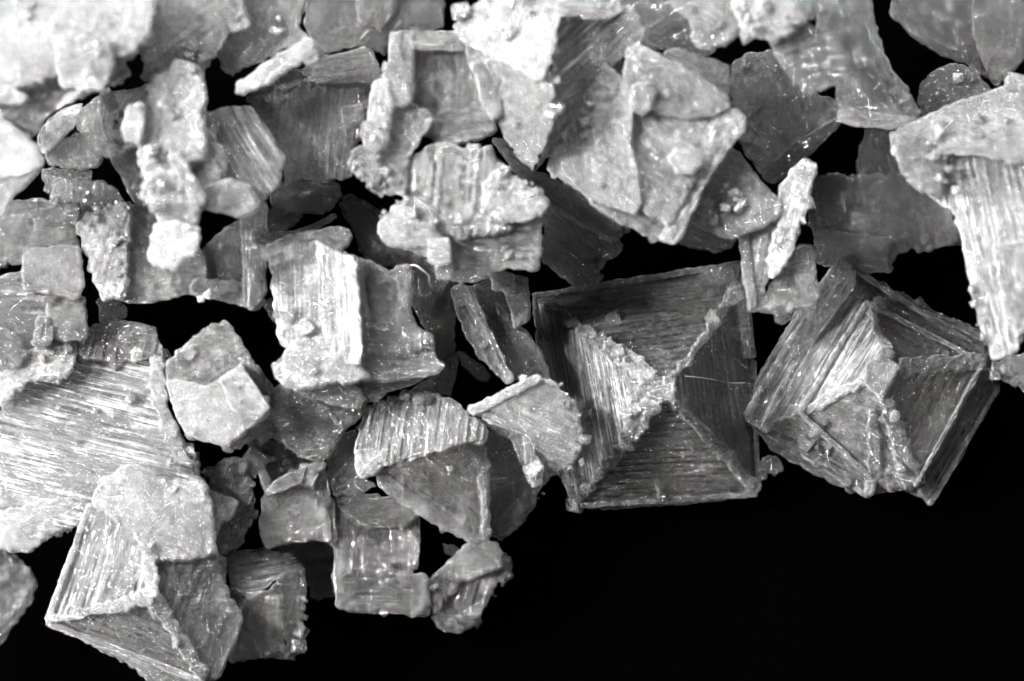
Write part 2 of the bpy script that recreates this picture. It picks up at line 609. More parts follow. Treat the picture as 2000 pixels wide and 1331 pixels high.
# ------------------------------------------------------------------ the black board
def box(name, x0, x1, y0, y1, z0, z1, mat):
    v = [(x, y, z) for z in (z0, z1) for y in (y0, y1) for x in (x0, x1)]
    f = [(0, 2, 3, 1), (4, 5, 7, 6), (0, 1, 5, 4), (2, 6, 7, 3), (0, 4, 6, 2), (1, 3, 7, 5)]
    me = bpy.data.meshes.new(name)
    me.from_pydata(v, [], f)
    me.materials.append(mat)
    me.update()
    return link_mesh(name, me)


board = box('black_board', -6, 6, -5, 5, -0.2, 0.0, BLACK)
board['kind'] = 'structure'


def P(s, h=None):
    """'x,y,h x,y' -> corner list; h: height for corners that give none"""
    out = []
    for t in s.split():
        q = [float(k) for k in t.split(',')]
        if len(q) == 2:
            q.append(h or 0)
        out.append(tuple(q))
    return out


def plate(s, part='plate', **op):
    return (part, P(s), op)


def ridge(s, **op):
    p = P(s)
    return (list(zip(p[:-1], p[1:])), op)


def rib(x0, y0, h0, x1, y1, h1, w0, w1, part='ridge', **op):
    """a frosted ridge of varying width between two points"""
    l = math.hypot(x1 - x0, y1 - y0); nx, ny = (y1 - y0) / l, -(x1 - x0) / l
    pts = []
    for t, sg in ((0, 1), (.5, 1), (1, 1), (1, -1), (.5, -1), (0, -1)):
        w = (w0 + (w1 - w0) * t) / 2 * sg
        pts.append((x0 + (x1 - x0) * t + nx * w, y0 + (y1 - y0) * t + ny * w, h0 + (h1 - h0) * t))
    o = dict(th=16, ang=-math.degrees(math.atan2(y1 - y0, x1 - x0)), S=1, L=7, cell=11, jag=4, milk=.42, st=.1, rnd=8)
    o.update(op)
    return (part, pts, o)


# ================================================================== the two large stepped pyramids at lower right
flake('pyramid_crystal', 'large clear hollow pyramid crystal with a small square platform, right of centre', 'salt crystal', 50, [
    plate('1038,577,5 1180,558,0 1300,536,0 1447,514,10 1453,560,30 1380,640,90 1312,735,170 1275,737,172 1170,672,110 1100,625,50', 'sloping_face', th=20, ang=7, S=5, L=2, milk=.20, st=1, per=13, jag=1.6),
    plate('1042,580,5 1100,630,50 1170,672,112 1270,735,175 1272,790,175 1200,880,90 1130,988,0 1092,930,0 1070,800,0 1050,690,0', 'sloping_face', th=22, ang=-80, S=5, L=4, milk=.72, st=.9, per=9, jag=3, label='bright streaked left face'),  # milk raised to carry the brightness of the lit side
    plate('1448,520,25 1456,600,0 1470,700,-10 1478,800,-15 1480,962,-10 1430,905,50 1370,840,110 1315,782,170 1313,738,170 1375,655,100', 'sloping_face', th=20, ang=-82, S=4, L=2.5, milk=.16, st=.9, jag=2),
    plate('1128,990,0 1200,885,90 1275,788,172 1315,785,172 1370,845,110 1430,900,50 1480,965,-5 1400,978,-10 1290,988,-10 1180,995,-5', 'sloping_face', th=20, ang=3, S=4, L=2, milk=.09, st=1, per=14, jag=1.5),
    plate('1266,738 1316,735 1318,782 1270,786', 'platform', th=26, dz=180, S=1, L=4, milk=.6, jag=1.5, st=.1, rnd=6),
    plate('1360,540 1400,522 1447,514 1462,600 1470,700 1452,700 1436,600 1425,560', 'rim', dz=22, th=26, ang=-82, S=3, L=4, milk=.30, st=.6, jag=2, rnd=9),
    rib(1042, 578, 14, 1447, 516, 20, 7, 10, milk=.42, L=2, S=1, jag=1, st=.5, part='edge', rnd=4, th=20),
    rib(1449, 518, 30, 1470, 698, 4, 12, 10, milk=.5, L=2, S=1, jag=1, st=.5, part='edge', rnd=4, th=20),
    rib(1472, 705, 0, 1480, 960, 0, 8, 7, milk=.3, L=2, S=1, jag=1, st=.5, part='edge', rnd=4, th=20),
    rib(1135, 988, 8, 1478, 966, 6, 7, 7, milk=.38, L=2, S=1, jag=1, st=.5, part='edge', rnd=4, th=20),
    rib(1044, 585, 14, 1092, 928, 8, 7, 6, milk=.3, L=2, S=1, jag=1, st=.5, part='edge', rnd=4, th=20),
    rib(1060, 592, 24, 1180, 672, 122, 8, 26, milk=.36),
    rib(1180, 672, 124, 1275, 738, 182, 30, 36, milk=.55, jag=5),
    rib(1318, 735, 182, 1385, 648, 108, 10, 13, milk=.34, L=4, jag=5),
    rib(1385, 648, 108, 1450, 555, 38, 13, 26, milk=.34, L=4, jag=5),
    rib(1275, 786, 182, 1215, 872, 112, 40, 20, milk=.5, jag=5),
    rib(1215, 872, 110, 1135, 978, 14, 18, 12, milk=.34),
    rib(1318, 786, 180, 1400, 872, 84, 12, 22, milk=.18, L=4),
    rib(1400, 872, 82, 1472, 955, 4, 24, 20, milk=.2, L=4),
    rib(1265, 590, 26, 1285, 680, 110, 5, 12, milk=.4, L=4, part='seam'),
    rib(1283, 930, 42, 1290, 972, 16, 8, 12, milk=.42, L=4, part='seam'),
    plate('1490,895 1515,890 1530,920 1500,925 1480,950 1478,915', 'crust', th=26, L=8, cell=12, milk=.14, jag=4, st=.1),
    plate('1460,735 1478,732 1484,760 1470,775 1458,760', 'nodule', th=22, L=5, milk=.18, jag=2, st=.1, rnd=9),
], grain=[ridge('1060,595,20 1100,628,58 1170,668,125 1230,710,165 1272,735,185', size=15, count=60, milk=.42, spread=4),
          ridge('1200,830,140 1265,745,185 1262,790,178 1235,850,130', size=14, count=45, milk=.5, spread=9),
          ridge('1130,975,18 1200,890,98 1262,800,172', size=11, count=45, milk=.4, spread=4),
          ridge('1318,735,180 1380,650,110 1440,560,45', size=10, count=70, ang=40, milk=.32, spread=4),
          ridge('1320,790,175 1400,870,85 1475,955,10', size=9, count=40, milk=.2, spread=7),
          ridge('1285,935,30 1290,975,15', size=10, count=14, milk=.4, spread=4)])

flake('pyramid_crystal', 'tilted stepped pyramid crystal with a milky cube on its peak, right edge of the pile', 'salt crystal', 60, [
    plate('1640,520,4 1740,575,4 1930,665,0 1942,740,0 1812,975,0 1760,955,0 1700,965,0 1465,815,0 1560,640,4', 'core', dz=14, th=40, ang=60, S=3, L=3, milk=.10, st=.6, jag=.6),
    plate('1640,507,22 1672,530,29 1692,592,42 1630,690,42 1560,808,40 1500,828,22 1453,813,3 1480,742,6 1560,607,10', 'outer_step', th=34, ang=58, S=6, L=2, milk=.48, st=1, per=13, jag=1.6),  # milk raised because this step faces the light
    plate('1640,507 1658,512 1674,532 1668,560 1480,828 1453,815 1480,740 1560,605', 'rim', dz=34, th=36, ang=58, S=2, L=1.5, milk=.26, st=.9, jag=1.6, tilt=(.3, -.1)),
    plate('1655,518,29 1735,562,22 1830,612,14 1922,650,10 1938,700,10 1922,712,42 1810,655,43 1692,592,43', 'outer_step', th=34, ang=-27, S=6, L=3, milk=.24, st=1, per=13, jag=2.5),
    plate('1922,655,9 1940,715,6 1951,757,0 1870,905,0 1815,988,0 1788,950,36 1860,820,40 1920,706,42', 'outer_step', th=34, ang=60, S=4, L=2, milk=.14, st=1, per=12, jag=1.5),
    plate('1453,812,0 1502,830,22 1562,806,40 1640,880,40 1702,930,36 1698,972,0 1600,930,0 1510,880,0', 'outer_step', th=34, ang=-28, S=4, L=3, milk=.18, st=.9, jag=1.6),
    plate('1692,592,45 1716,640,76 1735,692,119 1692,742,119 1630,780,79 1560,806,43 1625,690,45', 'inner_face', th=24, ang=58, S=3.5, L=3, milk=.95, st=.8, per=8, jag=2, label='brightest inner face on the left'),  # light on the left side put into the milk, the slope being flat
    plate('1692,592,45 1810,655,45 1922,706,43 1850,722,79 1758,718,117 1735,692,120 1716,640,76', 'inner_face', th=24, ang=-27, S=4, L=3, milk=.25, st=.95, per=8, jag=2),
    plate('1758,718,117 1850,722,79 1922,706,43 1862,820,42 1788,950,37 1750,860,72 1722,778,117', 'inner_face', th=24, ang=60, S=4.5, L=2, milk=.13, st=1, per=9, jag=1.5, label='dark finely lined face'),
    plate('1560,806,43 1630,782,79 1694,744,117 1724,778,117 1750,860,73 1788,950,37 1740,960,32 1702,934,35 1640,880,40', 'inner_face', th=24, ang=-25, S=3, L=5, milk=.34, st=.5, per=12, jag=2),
    rib(1692, 594, 47, 1735, 692, 123, 12, 16, milk=.6),
    rib(1564, 806, 46, 1692, 744, 120, 16, 18, milk=.6),
    rib(1758, 718, 120, 1925, 706, 47, 34, 30, milk=.34),
    rib(1730, 782, 120, 1788, 950, 41, 26, 44, milk=.38, jag=5),
    rib(1705, 800, 108, 1712, 935, 40, 14, 30, milk=.34, part='seam'),
    rib(1692, 592, 60, 1562, 806, 58, 7, 7, milk=.55, L=2, S=1, jag=1, st=.5, part='edge', rnd=4, th=20),
    rib(1692, 592, 60, 1922, 708, 56, 7, 7, milk=.4, L=2, S=1, jag=1, st=.5, part='edge', rnd=4, th=20),
    rib(1922, 708, 56, 1788, 950, 50, 6, 6, milk=.3, L=2, S=1, jag=1, st=.5, part='edge', rnd=4, th=20),
    rib(1562, 806, 58, 1702, 932, 48, 6, 6, milk=.35, L=2, S=1, jag=1, st=.5, part='edge', rnd=4, th=20),
    rib(1640, 510, 36, 1456, 812, 12, 9, 9, milk=.5, L=2, S=1, jag=1, st=.5, part='edge', rnd=4, th=20),
    rib(1658, 520, 44, 1938, 700, 22, 7, 7, milk=.35, L=2, S=1, jag=1, st=.5, part='edge', rnd=4, th=20),
    rib(1949, 757, 8, 1816, 985, 8, 8, 8, milk=.4, L=2, S=1, jag=1, st=.5, part='edge', rnd=4, th=20),
    rib(1457, 815, 8, 1697, 969, 8, 8, 8, milk=.4, L=2, S=1, jag=1, st=.5, part='edge', rnd=4, th=20),
    plate('1694,708 1722,696 1758,716 1738,752 1722,780 1690,750', 'cube', dz=132, th=34, ang=25, S=.5, L=2.5, milk=.46, st=.1, jag=.8, rnd=6),
    plate('1722,683 1736,681 1748,691 1744,703 1730,705 1717,698', 'cube', dz=128, th=22, ang=25, S=.5, L=1, milk=.34, st=.1, jag=.6, rnd=5),
    plate('1745,802 1758,808 1752,824 1740,818', 'cube', dz=112, th=22, ang=25, S=.5, L=2, milk=.5, st=.1, jag=.8, rnd=5),
    plate('1690,940 1712,938 1704,968 1690,965', 'cube', dz=44, th=40, ang=25, S=.5, L=2, milk=.42, st=.1, jag=.8, rnd=6),
], grain=[ridge('1735,560,29 1830,612,23 1920,650,19', size=9, count=30, milk=.25, spread=3),
          ridge('1735,800,115 1760,860,85 1790,945,43', size=11, count=50, ang=30, milk=.4, spread=10),
          ridge('1600,820,61 1590,850,43 1640,905,29', size=12, count=22, milk=.3, spread=8)])

# ================================================================== big flakes at left and lower left
flake('salt_flake', 'very large flake with long fine grooves filling the left edge below the middle', 'salt flake', 190, [
    plate('0,738 60,692 112,668 165,664 245,655 302,640 320,690 322,790 345,850 372,905 400,950 380,990 300,1010 170,1000 160,1018 110,1040 50,1080 0,1072', 'grooved_face', th=30, ang=-14, S=6.5, L=5, milk=.62, st=.95, per=14, jag=3.5, cell=13, tilt=(.10, .12)),
    plate('158,652 185,634 245,628 262,632 300,640 318,690 300,700 240,705 165,700 150,682', 'grooved_edge', dz=6, th=34, ang=78, S=8, L=3, milk=.22, st=1, per=11, jag=3, tilt=(0, .3)),
    plate('0,730 55,690 120,660 150,655 150,690 130,740 60,745 0,790', 'cloudy_lump', dz=16, th=40, ang=20, S=2, L=6, milk=.62, st=.1, jag=4),
    plate('292,700 320,690 326,790 352,850 402,950 385,965 350,920 322,850 300,790', 'bumpy_rim', dz=18, th=36, ang=-65, S=2, L=7, cell=12, milk=.5, st=.15, jag=4, rnd=10),
    plate('0,1000 60,985 130,975 165,990 150,1022 110,1040 55,1080 0,1072', 'bumpy_rim', dz=10, th=34, ang=20, S=1, L=7, cell=18, milk=.6, st=.1, jag=4, rnd=10),
], grain=[ridge('300,700,5 325,790,10 350,850,10 395,945,10', size=12, count=60, milk=.5, spread=6),
          ridge('20,790,5 200,860,5 320,900,5', size=9, count=60, ang=-14, milk=.55, spread=45),
          ridge('20,1060,5 100,1035,5 155,1005,5', size=14, count=40, milk=.6, spread=8),
          ridge('20,720,20 150,665,20', size=12, count=30, milk=.6, spread=12)])

flake('pyramid_crystal', 'big broken pyramid crystal with a bright left face, bottom left corner', 'salt crystal', 200, [
    plate('172,985,20 230,1005,40 275,1045,70 292,1110,80 300,1168,75 240,1166,40 165,1195,10 90,1216,0 110,1160,0 135,1090,0', 'sloping_face', th=26, ang=72, S=6, L=4, milk=.6, st=.85, per=12, jag=2.5, label='bright sloping left face'),  # lit side made paler than the other faces through its milk
    plate('90,1216,0 165,1192,12 240,1164,42 300,1166,72 325,1200,60 360,1265,25 402,1331,0 340,1335,-10 230,1280,-10', 'sloping_face', th=24, ang=-22, S=5, L=5, milk=.24, st=.9, per=12, jag=3),
    plate('288,1090,80 350,1090,60 424,1080,40 428,1130,20 470,1200,0 455,1250,-10 425,1315,-10 402,1335,0 360,1265,30 322,1198,62 300,1166,76', 'sloping_face', th=24, ang=68, S=4, L=3, milk=.30, st=.7, per=15, jag=3),
    plate('182,985,20 200,935,20 260,910,25 330,940,25 400,945,25 415,990,25 425,1085,30 350,1095,60 288,1088,80 262,1040,60', 'cloudy_top', dz=14, th=40, ang=-10, S=2, L=5, milk=.52, st=.15, jag=3, rnd=14),
    rib(92, 1217, 8, 398, 1332, 8, 9, 9, milk=.5, L=2, S=1, jag=1, st=.5, part='edge', rnd=4, th=20),
    rib(92, 1212, 8, 176, 988, 26, 8, 8, milk=.6, L=2, S=1, jag=1, st=.5, part='edge', rnd=4, th=20),
    rib(96, 1213, 12, 296, 1166, 86, 10, 26, milk=.5),
    rib(288, 1060, 92, 298, 1166, 90, 26, 26, milk=.6),
    rib(300, 1168, 86, 400, 1325, 12, 26, 16, milk=.45),
    plate('90,1214 240,1262 400,1331 300,1331 230,1285', 'rim', dz=4, th=30, ang=-25, S=2, L=4, milk=.3, st=.5, jag=3),
    plate('440,1200 468,1195 474,1215 455,1260 430,1320 405,1331 420,1260', 'rim', dz=0, th=30, ang=68, S=2, L=2, milk=.35, st=.4, jag=2, rnd=10),
], grain=[ridge('288,1060,85 290,1110,85 302,1165,82 340,1230,55 395,1320,10', size=11, count=60, ang=68, milk=.5, spread=7),
          ridge('95,1210,8 240,1168,45 300,1168,78', size=8, count=40, milk=.5, spread=6),
          ridge('110,1160,8 140,1090,8 175,1000,25', size=8, count=40, ang=70, milk=.6, spread=6),
          ridge('200,950,40 400,960,45', size=10, count=40, milk=.6, spread=18)])

flake('salt_flake', 'dim grey flake cut by the left edge, below the big grooved one', 'salt flake', 90, [
    plate('-30,1060 5,1072 42,1095 72,1140 60,1175 38,1205 0,1262 -30,1270', th=14, ang=45, S=5, L=6, milk=.14, st=.5, tilt=(-.3, .1), jag=2.5)],
    grain=[ridge('5,1080,3 42,1100,3 68,1140,3', size=9, count=25, milk=.25, spread=4)])

flake('salt_crumb', 'dim bubbly crumb showing below the wide centre-left flake', 'salt crumb', 70, [
    plate('192,585 235,580 246,600 240,625 225,645 198,642 195,615', th=40, ang=0, S=1, L=9, cell=14, milk=.1, st=.1, jag=3, rnd=14)])

flake('salt_flake', 'grainy bubbled flake squeezed between the bottom left crystal and the black gap', 'salt flake', 160, [
    plate('405,925 425,905 452,893 470,898 492,902 490,955 502,1005 480,1035 470,1062 442,1082 415,1080 420,1000', th=44, ang=80, S=4, L=9, cell=13, milk=.2, st=.2, jag=4, rnd=12),
    plate('398,955 420,962 466,980 452,1012 432,1022 418,1060 402,1020', 'smooth_prism', dz=40, th=34, ang=-25, S=.6, L=.6, milk=.36, st=.1, jag=.8, rnd=6),
    plate('420,1085 438,1090 442,1118 430,1170 420,1150', 'chip', dz=0, th=30, ang=70, S=2, L=4, milk=.2, st=.1, jag=2)],
    grain=[ridge('430,905,5 490,905,5 490,960,5 500,1005,5 470,1060,5', size=13, count=45, milk=.18, spread=6)])

flake('pyramid_crystal', 'dark ribbed crystal with a sparkling right edge near the bottom', 'salt crystal', 130, [
    plate('440,1088,0 470,1076,0 520,1072,0 560,1085,0 592,1110,0 540,1130,40 492,1165,60 455,1150,30 448,1120,10', 'ribbed_face', th=24, ang=12, S=7, L=2, milk=.26, st=1, per=13, jag=3),
    plate('592,1110,0 596,1160,0 585,1275,0 562,1282,0 548,1200,40 530,1150,50 545,1128,40', 'side_face', th=26, ang=80, S=3, L=5, milk=.24, st=.5, jag=3),
    plate('492,1165,60 530,1150,52 548,1200,42 562,1282,0 500,1285,0 448,1292,0 452,1240,0 470,1190,40', 'lower_face', th=24, ang=85, S=4, L=3, milk=.15, st=.7, jag=3),
    plate('450,1150,30 492,1165,60 468,1190,40 452,1240,0 440,1255,-5 436,1180,0', 'side_face', th=24, ang=80, S=2, L=3, milk=.18, st=.4, jag=2)],
    grain=[ridge('592,1150,8 586,1220,8 580,1275,8', size=13, count=46, milk=.5, spread=6),
           ridge('500,1280,5 580,1278,8', size=11, count=34, milk=.3, spread=6)])

# ================================================================== lower middle cluster
flake('pyramid_crystal', 'dim see-through square crystal with a recessed window in its middle, lowest row', 'salt crystal', 110, [
    plate('632,988 650,975 690,968 700,1000 700,1080 690,1195 662,1188 650,1130 654,1080 636,1050', 'frame_side', dz=24, th=36, ang=86, S=4, L=2.5, milk=.17, st=1, per=11, jag=2.5, tilt=(-.2, 0)),
    plate('640,975 700,962 770,975 820,1005 790,1028 720,1035 690,1010', 'frame_side', dz=32, th=34, ang=8, S=3, L=3, milk=.17, st=.9, jag=2.5),
    plate('802,1020 820,1010 818,1070 815,1112 803,1110', 'frame_side', dz=16, th=32, ang=88, S=2, L=1, milk=.12, st=.5, jag=1.5),
    plate('660,1130 700,1112 760,1115 832,1125 840,1200 800,1203 740,1195 690,1196 658,1186', 'frame_side', dz=20, th=40, ang=-2, S=5, L=2.5, milk=.12, st=1, per=14, jag=2.5, tilt=(0, -.2)),
    plate('695,1020 805,1022 805,1120 695,1122', 'inner_wall', dz=16, th=30, ang=88, S=3, L=2, milk=.15, st=.8, jag=2),
    plate('635,985 652,978 656,1060 640,1055', 'bright_rib', dz=38, th=28, ang=88, S=1, L=3, milk=.28, st=.6, jag=1.5)],
    grain=[ridge('660,1180,22 740,1192,22 835,1196,22', size=10, count=34, milk=.16, spread=4),
           ridge('700,1100,20 800,1112,20', size=10, count=20, milk=.14, spread=8)])

flake('salt_crystal_cluster', 'small cluster of rods and bubbles standing alone at the lower end of the pile', 'salt crystal', 80, [
    plate('845,1140 900,1075 965,1060 985,1110 940,1190 905,1215 860,1200', 'core', dz=10, th=40, ang=60, S=3, L=4, milk=.15, st=.5, jag=2),
    plate('838,1135 868,1108 905,1066 950,1052 972,1062 985,1090 978,1110 940,1125 895,1140 870,1175 850,1165', 'upper_plate', dz=40, th=50, ang=28, S=3, L=4, milk=.24, st=.5, jag=2.5, tilt=(0, -.2)),
    plate('900,1135 950,1115 980,1098 970,1145 942,1185 930,1210 900,1215 890,1175', 'ribbed_side', dz=22, th=50, ang=75, S=6, L=4, milk=.17, st=.9, per=11, jag=3),
    plate('836,1132 852,1132 862,1170 862,1190 850,1200 838,1180', 'bright_rod', dz=36, th=40, ang=-80, S=2, L=4, milk=.36, st=.4, jag=1.5, rnd=9),
    plate('842,1185 870,1180 905,1200 935,1205 920,1225 885,1234 852,1225', 'bubble_row', dz=14, th=44, ang=0, S=1, L=10, cell=16, milk=.12, st=.1, jag=3.5, rnd=14),
    plate('972,1075 998,1092 1002,1125 985,1142 968,1130', 'bubble', dz=20, th=36, ang=40, S=1, L=6, milk=.12, st=.1, jag=3, rnd=14),
    plate('864,1062 885,1066 900,1075 885,1088 870,1080', 'chip', dz=0, th=24, ang=0, S=1, L=3, milk=.1, st=.1, jag=2, rnd=10)],
    grain=[ridge('850,1195,20 890,1225,16 925,1215,16', size=15, count=22, milk=.12, spread=5),
           ridge('980,1080,25 1000,1115,22 975,1150,20 945,1190,20', size=12, count=26, milk=.2, spread=4),
           ridge('842,1140,45 852,1190,40', size=7, count=18, milk=.5, spread=4)])

flake('salt_flake', 'faint dark flake behind the window-frame crystal', 'salt flake', 40, [
    plate('575,1060 640,1045 660,1100 655,1165 610,1168 595,1130', th=30, ang=6, S=4, L=3, milk=.09, st=.8, jag=3),
    ])

flake('block_crystal', 'bright ribbed block with a dark triangular face below it, lower centre', 'salt crystal', 190, [
    plate('716,795,25 745,786,30 790,770,30 840,768,30 885,782,30 912,812,30 948,832,20 944,860,20 912,862,30 868,880,25 800,895,15 700,925,0 694,880,0 705,830,10', 'ribbed_face', th=44, ang=82, S=7, L=4, milk=.52, st=.85, per=15, jag=2.5, tilt=(.1, .1)),
    plate('735,925,-10 800,898,12 868,880,22 912,860,25 942,868,10 950,1000,-50 952,1056,-60 926,1062,-60 830,1010,-45 740,950,-25', 'triangular_face', th=28, ang=-40, S=6, L=4, milk=.20, st=.9, per=15, jag=2),
    plate('912,815 935,822 952,845 945,868 920,865 905,845', 'cube', dz=34, th=40, ang=-30, S=1, L=1.5, milk=.42, st=.1, jag=1.5, rnd=9),
    plate('694,880 740,880 760,905 730,930 705,932 694,910', 'bright_nose', dz=8, th=40, ang=20, S=1, L=4, milk=.55, st=.1, jag=2, rnd=10),
    plate('735,925 755,930 925,1040 952,1056 926,1064 830,1012 740,950', 'rim', dz=-30, th=34, ang=-34, S=2, L=3, milk=.26, st=.4, jag=2, tilt=(-.25, 0)),
    plate('936,870 950,875 955,1050 942,1052', 'rim', dz=-20, th=34, ang=-88, S=2, L=6, milk=.3, st=.1, jag=3, tilt=(0, -.25)),
    plate('798,765 822,762 828,775 805,782 792,776', 'loop_chip', dz=32, th=22, S=1, L=2, milk=.2, st=.1, jag=1, rnd=8)],
    grain=[ridge('720,795,30 790,772,36 885,784,36 915,815,34', size=11, count=46, milk=.42, spread=4),
           ridge('700,925,5 800,897,18 868,882,28 910,862,30', size=10, count=50, milk=.45, spread=5),
           ridge('944,880,5 950,960,-25 952,1040,-55', size=9, count=30, milk=.35, spread=3),
           ridge('860,905,10 880,915,8', size=11, count=6, milk=.5, spread=4)])

flake('wedge_crystal', 'bright wedge crystal with dark vertical rods, leaning on the large clear pyramid', 'salt crystal', 215, [
    plate('913,800,0 980,768,20 1050,734,25 1085,750,30 1128,800,20 1140,870,5 1120,908,0 1090,925,0 1040,865,25 1000,838,20 950,820,10', 'upper_face', th=34, ang=-25, S=4, L=5, milk=.50, st=.7, per=10, jag=3),
    plate('925,815,0 1000,836,15 1038,865,20 1088,925,0 1045,952,-15 1028,930,-10 1000,860,0 960,838,-10', 'ribbed_face', th=30, ang=-72, S=8, L=3, milk=.20, st=1, per=13, jag=3),
    plate('1022,855 1040,862 1060,945 1040,952 1030,925', 'rod', dz=22, th=26, ang=-78, S=2, L=3, milk=.42, st=.6, jag=1.5),
    plate('913,800 1050,732 1060,742 1000,775 925,812', 'bright_edge', dz=26, th=30, ang=27, S=1, L=2, milk=.6, st=.3, jag=1, tilt=(.12, 0), rnd=8)],
    grain=[ridge('1085,752,35 1128,802,28 1140,868,12 1095,925,8', size=12, count=46, milk=.5, spread=8)])

flake('salt_flake', 'dark lined flake underneath the wedge crystal', 'salt flake', 95, [
    plate('942,835 1000,850 1035,930 1058,945 1045,985 1020,1020 980,1050 948,1038 938,960', 'lined_face', th=34, ang=70, S=5, L=4, milk=.13, st=.8, per=12, jag=3),
    plate('948,965 985,950 1050,932 1058,945 1035,985 1010,1030 978,1052 945,1045', 'outer_face', dz=14, th=30, ang=50, S=4, L=3, milk=.14, st=.6, jag=3)],
    grain=[ridge('1055,950,6 1035,1000,6 980,1048,6', size=10, count=30, milk=.16, spread=4)])

flake('salt_flake', 'small dark flake wedged left of the bright ribbed block', 'salt flake', 150, [
    plate('648,858 690,842 706,860 700,905 716,938 735,950 690,968 652,968 640,930', th=36, ang=50, S=4, L=3, milk=.18, st=.7, per=10, jag=2.5)],
    grain=[ridge('650,860,5 692,845,5 702,870,5', size=12, count=20, milk=.25, spread=5)])

flake('salt_block', 'rounded grey lump with a pointed lower end, left of the bright ribbed block', 'salt crystal', 205, [
    plate('520,775 545,752 600,748 640,765 700,770 716,788 705,815 668,845 645,890 625,902 590,892 555,865 510,848', th=70, ang=40, S=2.5, L=5, milk=.30, st=.25, jag=2, rnd=18, tilt=(-.1, -.15), step=3),
    plate('620,770 650,748 700,745 718,775 705,812 668,842', 'clear_side', dz=10, th=60, ang=-35, S=5, L=5, milk=.17, st=.5, jag=3, rnd=14)],
    grain=[ridge('660,770,25 700,760,20 712,790,15', size=14, count=18, milk=.2, spread=8)])

flake('salt_flake', 'clear flake with a pale stick-like edge under the rounded grey lump', 'salt flake', 140, [
    plate('480,862 515,850 560,870 600,895 630,905 560,935 520,960 505,925', 'dark_plate', dz=0, th=30, ang=-50, S=5, L=5, milk=.15, st=.6, jag=3),
    plate('520,958 545,935 625,900 636,905 634,915 560,955 525,968', 'pale_stick', dz=40, th=22, ang=28, S=1, L=2, milk=.42, st=.4, jag=1.5, rnd=8),
    plate('520,962 560,950 632,915 645,960 640,1010 650,1050 600,1058 520,1068 508,1020', 'broad_plate', dz=16, th=30, ang=35, S=3.5, L=3.5, milk=.19, st=.5, jag=3),
    plate('484,866 494,858 535,955 545,1000 530,990', 'edge', dz=22, th=26, ang=-62, S=1, L=2, milk=.25, st=.4, jag=1.5)],
    grain=[ridge('530,900,8 590,925,8', size=13, count=26, ang=-60, milk=.25, spread=10)])

flake('salt_flake', 'dim plain flake low in the pile below the stick-edged flake', 'salt flake', 70, [
    plate('512,1015 560,1040 650,1010 655,1080 600,1100 590,1110 545,1075 515,1070', th=30, ang=10, S=3, L=4, milk=.11, st=.5, jag=3)])

flake('cube_crystal', 'frosted chunk with a smooth milky cube on its corner, below the black gap at left', 'salt crystal', 225, [
    plate('325,712 345,690 380,658 438,626 458,650 492,705 535,765 530,782 500,790 440,780 360,770 328,745', 'upper_chunk', dz=0, th=60, ang=32, S=3, L=5, milk=.28, st=.25, jag=2.5, rnd=9, tilt=(0, -.25)),
    plate('326,745 350,742 400,755 430,742 472,712 500,760 527,798 522,812 490,835 440,870 395,860 362,845 340,800', 'milky_body', dz=46, th=70, ang=32, S=.8, L=1.5, milk=.5, st=.1, jag=1.5, rnd=8, tilt=(.05, 0)),
    plate('432,745 470,713 527,797 500,822 455,800', 'milky_cube', dz=62, th=60, ang=-57, S=.5, L=.8, milk=.56, st=.1, jag=1, rnd=5, tilt=(.12, 0)),
    plate('360,845 400,855 450,868 510,822 514,832 490,860 452,884 430,870 395,860 375,860', 'clear_foot', dz=4, th=40, ang=20, S=2, L=5, milk=.24, st=.1, jag=3.5, rnd=12),
    plate('500,712 528,755 532,772 515,760', 'clear_side', dz=10, th=36, ang=-57, S=1, L=4, milk=.16, st=.1, jag=2, rnd=10)],
    grain=[ridge('345,690,22 385,660,30 436,632,35', size=9, count=34, milk=.4, spread=5),
           ridge('445,760,66 480,760,66 470,790,66', size=8, count=12, ang=-57, milk=.5, spread=3)])
# ================================================================== middle band
flake('salt_flake', 'tall brilliant white ribbed flake standing in the middle left of the pile', 'salt flake', 280, [
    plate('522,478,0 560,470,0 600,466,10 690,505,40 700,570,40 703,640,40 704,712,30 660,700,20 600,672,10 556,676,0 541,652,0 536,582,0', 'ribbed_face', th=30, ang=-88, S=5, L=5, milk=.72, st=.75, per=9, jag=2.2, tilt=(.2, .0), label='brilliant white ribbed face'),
    plate('522,480 560,462 625,452 660,443 682,450 687,462 678,478 668,496 660,520 600,512 560,510 530,515', 'grey_cap', dz=14, th=36, ang=14, S=3, L=4, milk=.36, st=.5, jag=2.5, tilt=(0, .2)),
    plate('556,690 575,668 625,655 662,672 700,712 724,736 706,742 680,748 640,748 590,765 545,745', 'cloudy_foot', dz=22, th=40, ang=-20, S=2, L=5, milk=.56, st=.2, jag=3, rnd=12),
    plate('531,714 560,690 582,676 606,712 560,748 540,740', 'clear_corner', dz=10, th=30, ang=32, S=5, L=3, milk=.14, st=.9, per=8, jag=2.5),
    plate('560,745 610,740 680,745 716,780 700,800 660,790 600,775', 'clear_underside', dz=-14, th=30, ang=-30, S=3, L=5, milk=.26, st=.4, jag=3)],
    grain=[ridge('545,600,14 580,640,20 560,560,14', size=16, count=22, milk=.6, spread=12),
           ridge('690,510,44 700,600,44 702,700,36', size=8, count=40, ang=88, milk=.6, spread=3),
           ridge('532,716,22 560,746,24', size=7, count=14, ang=32, milk=.3, spread=3)])

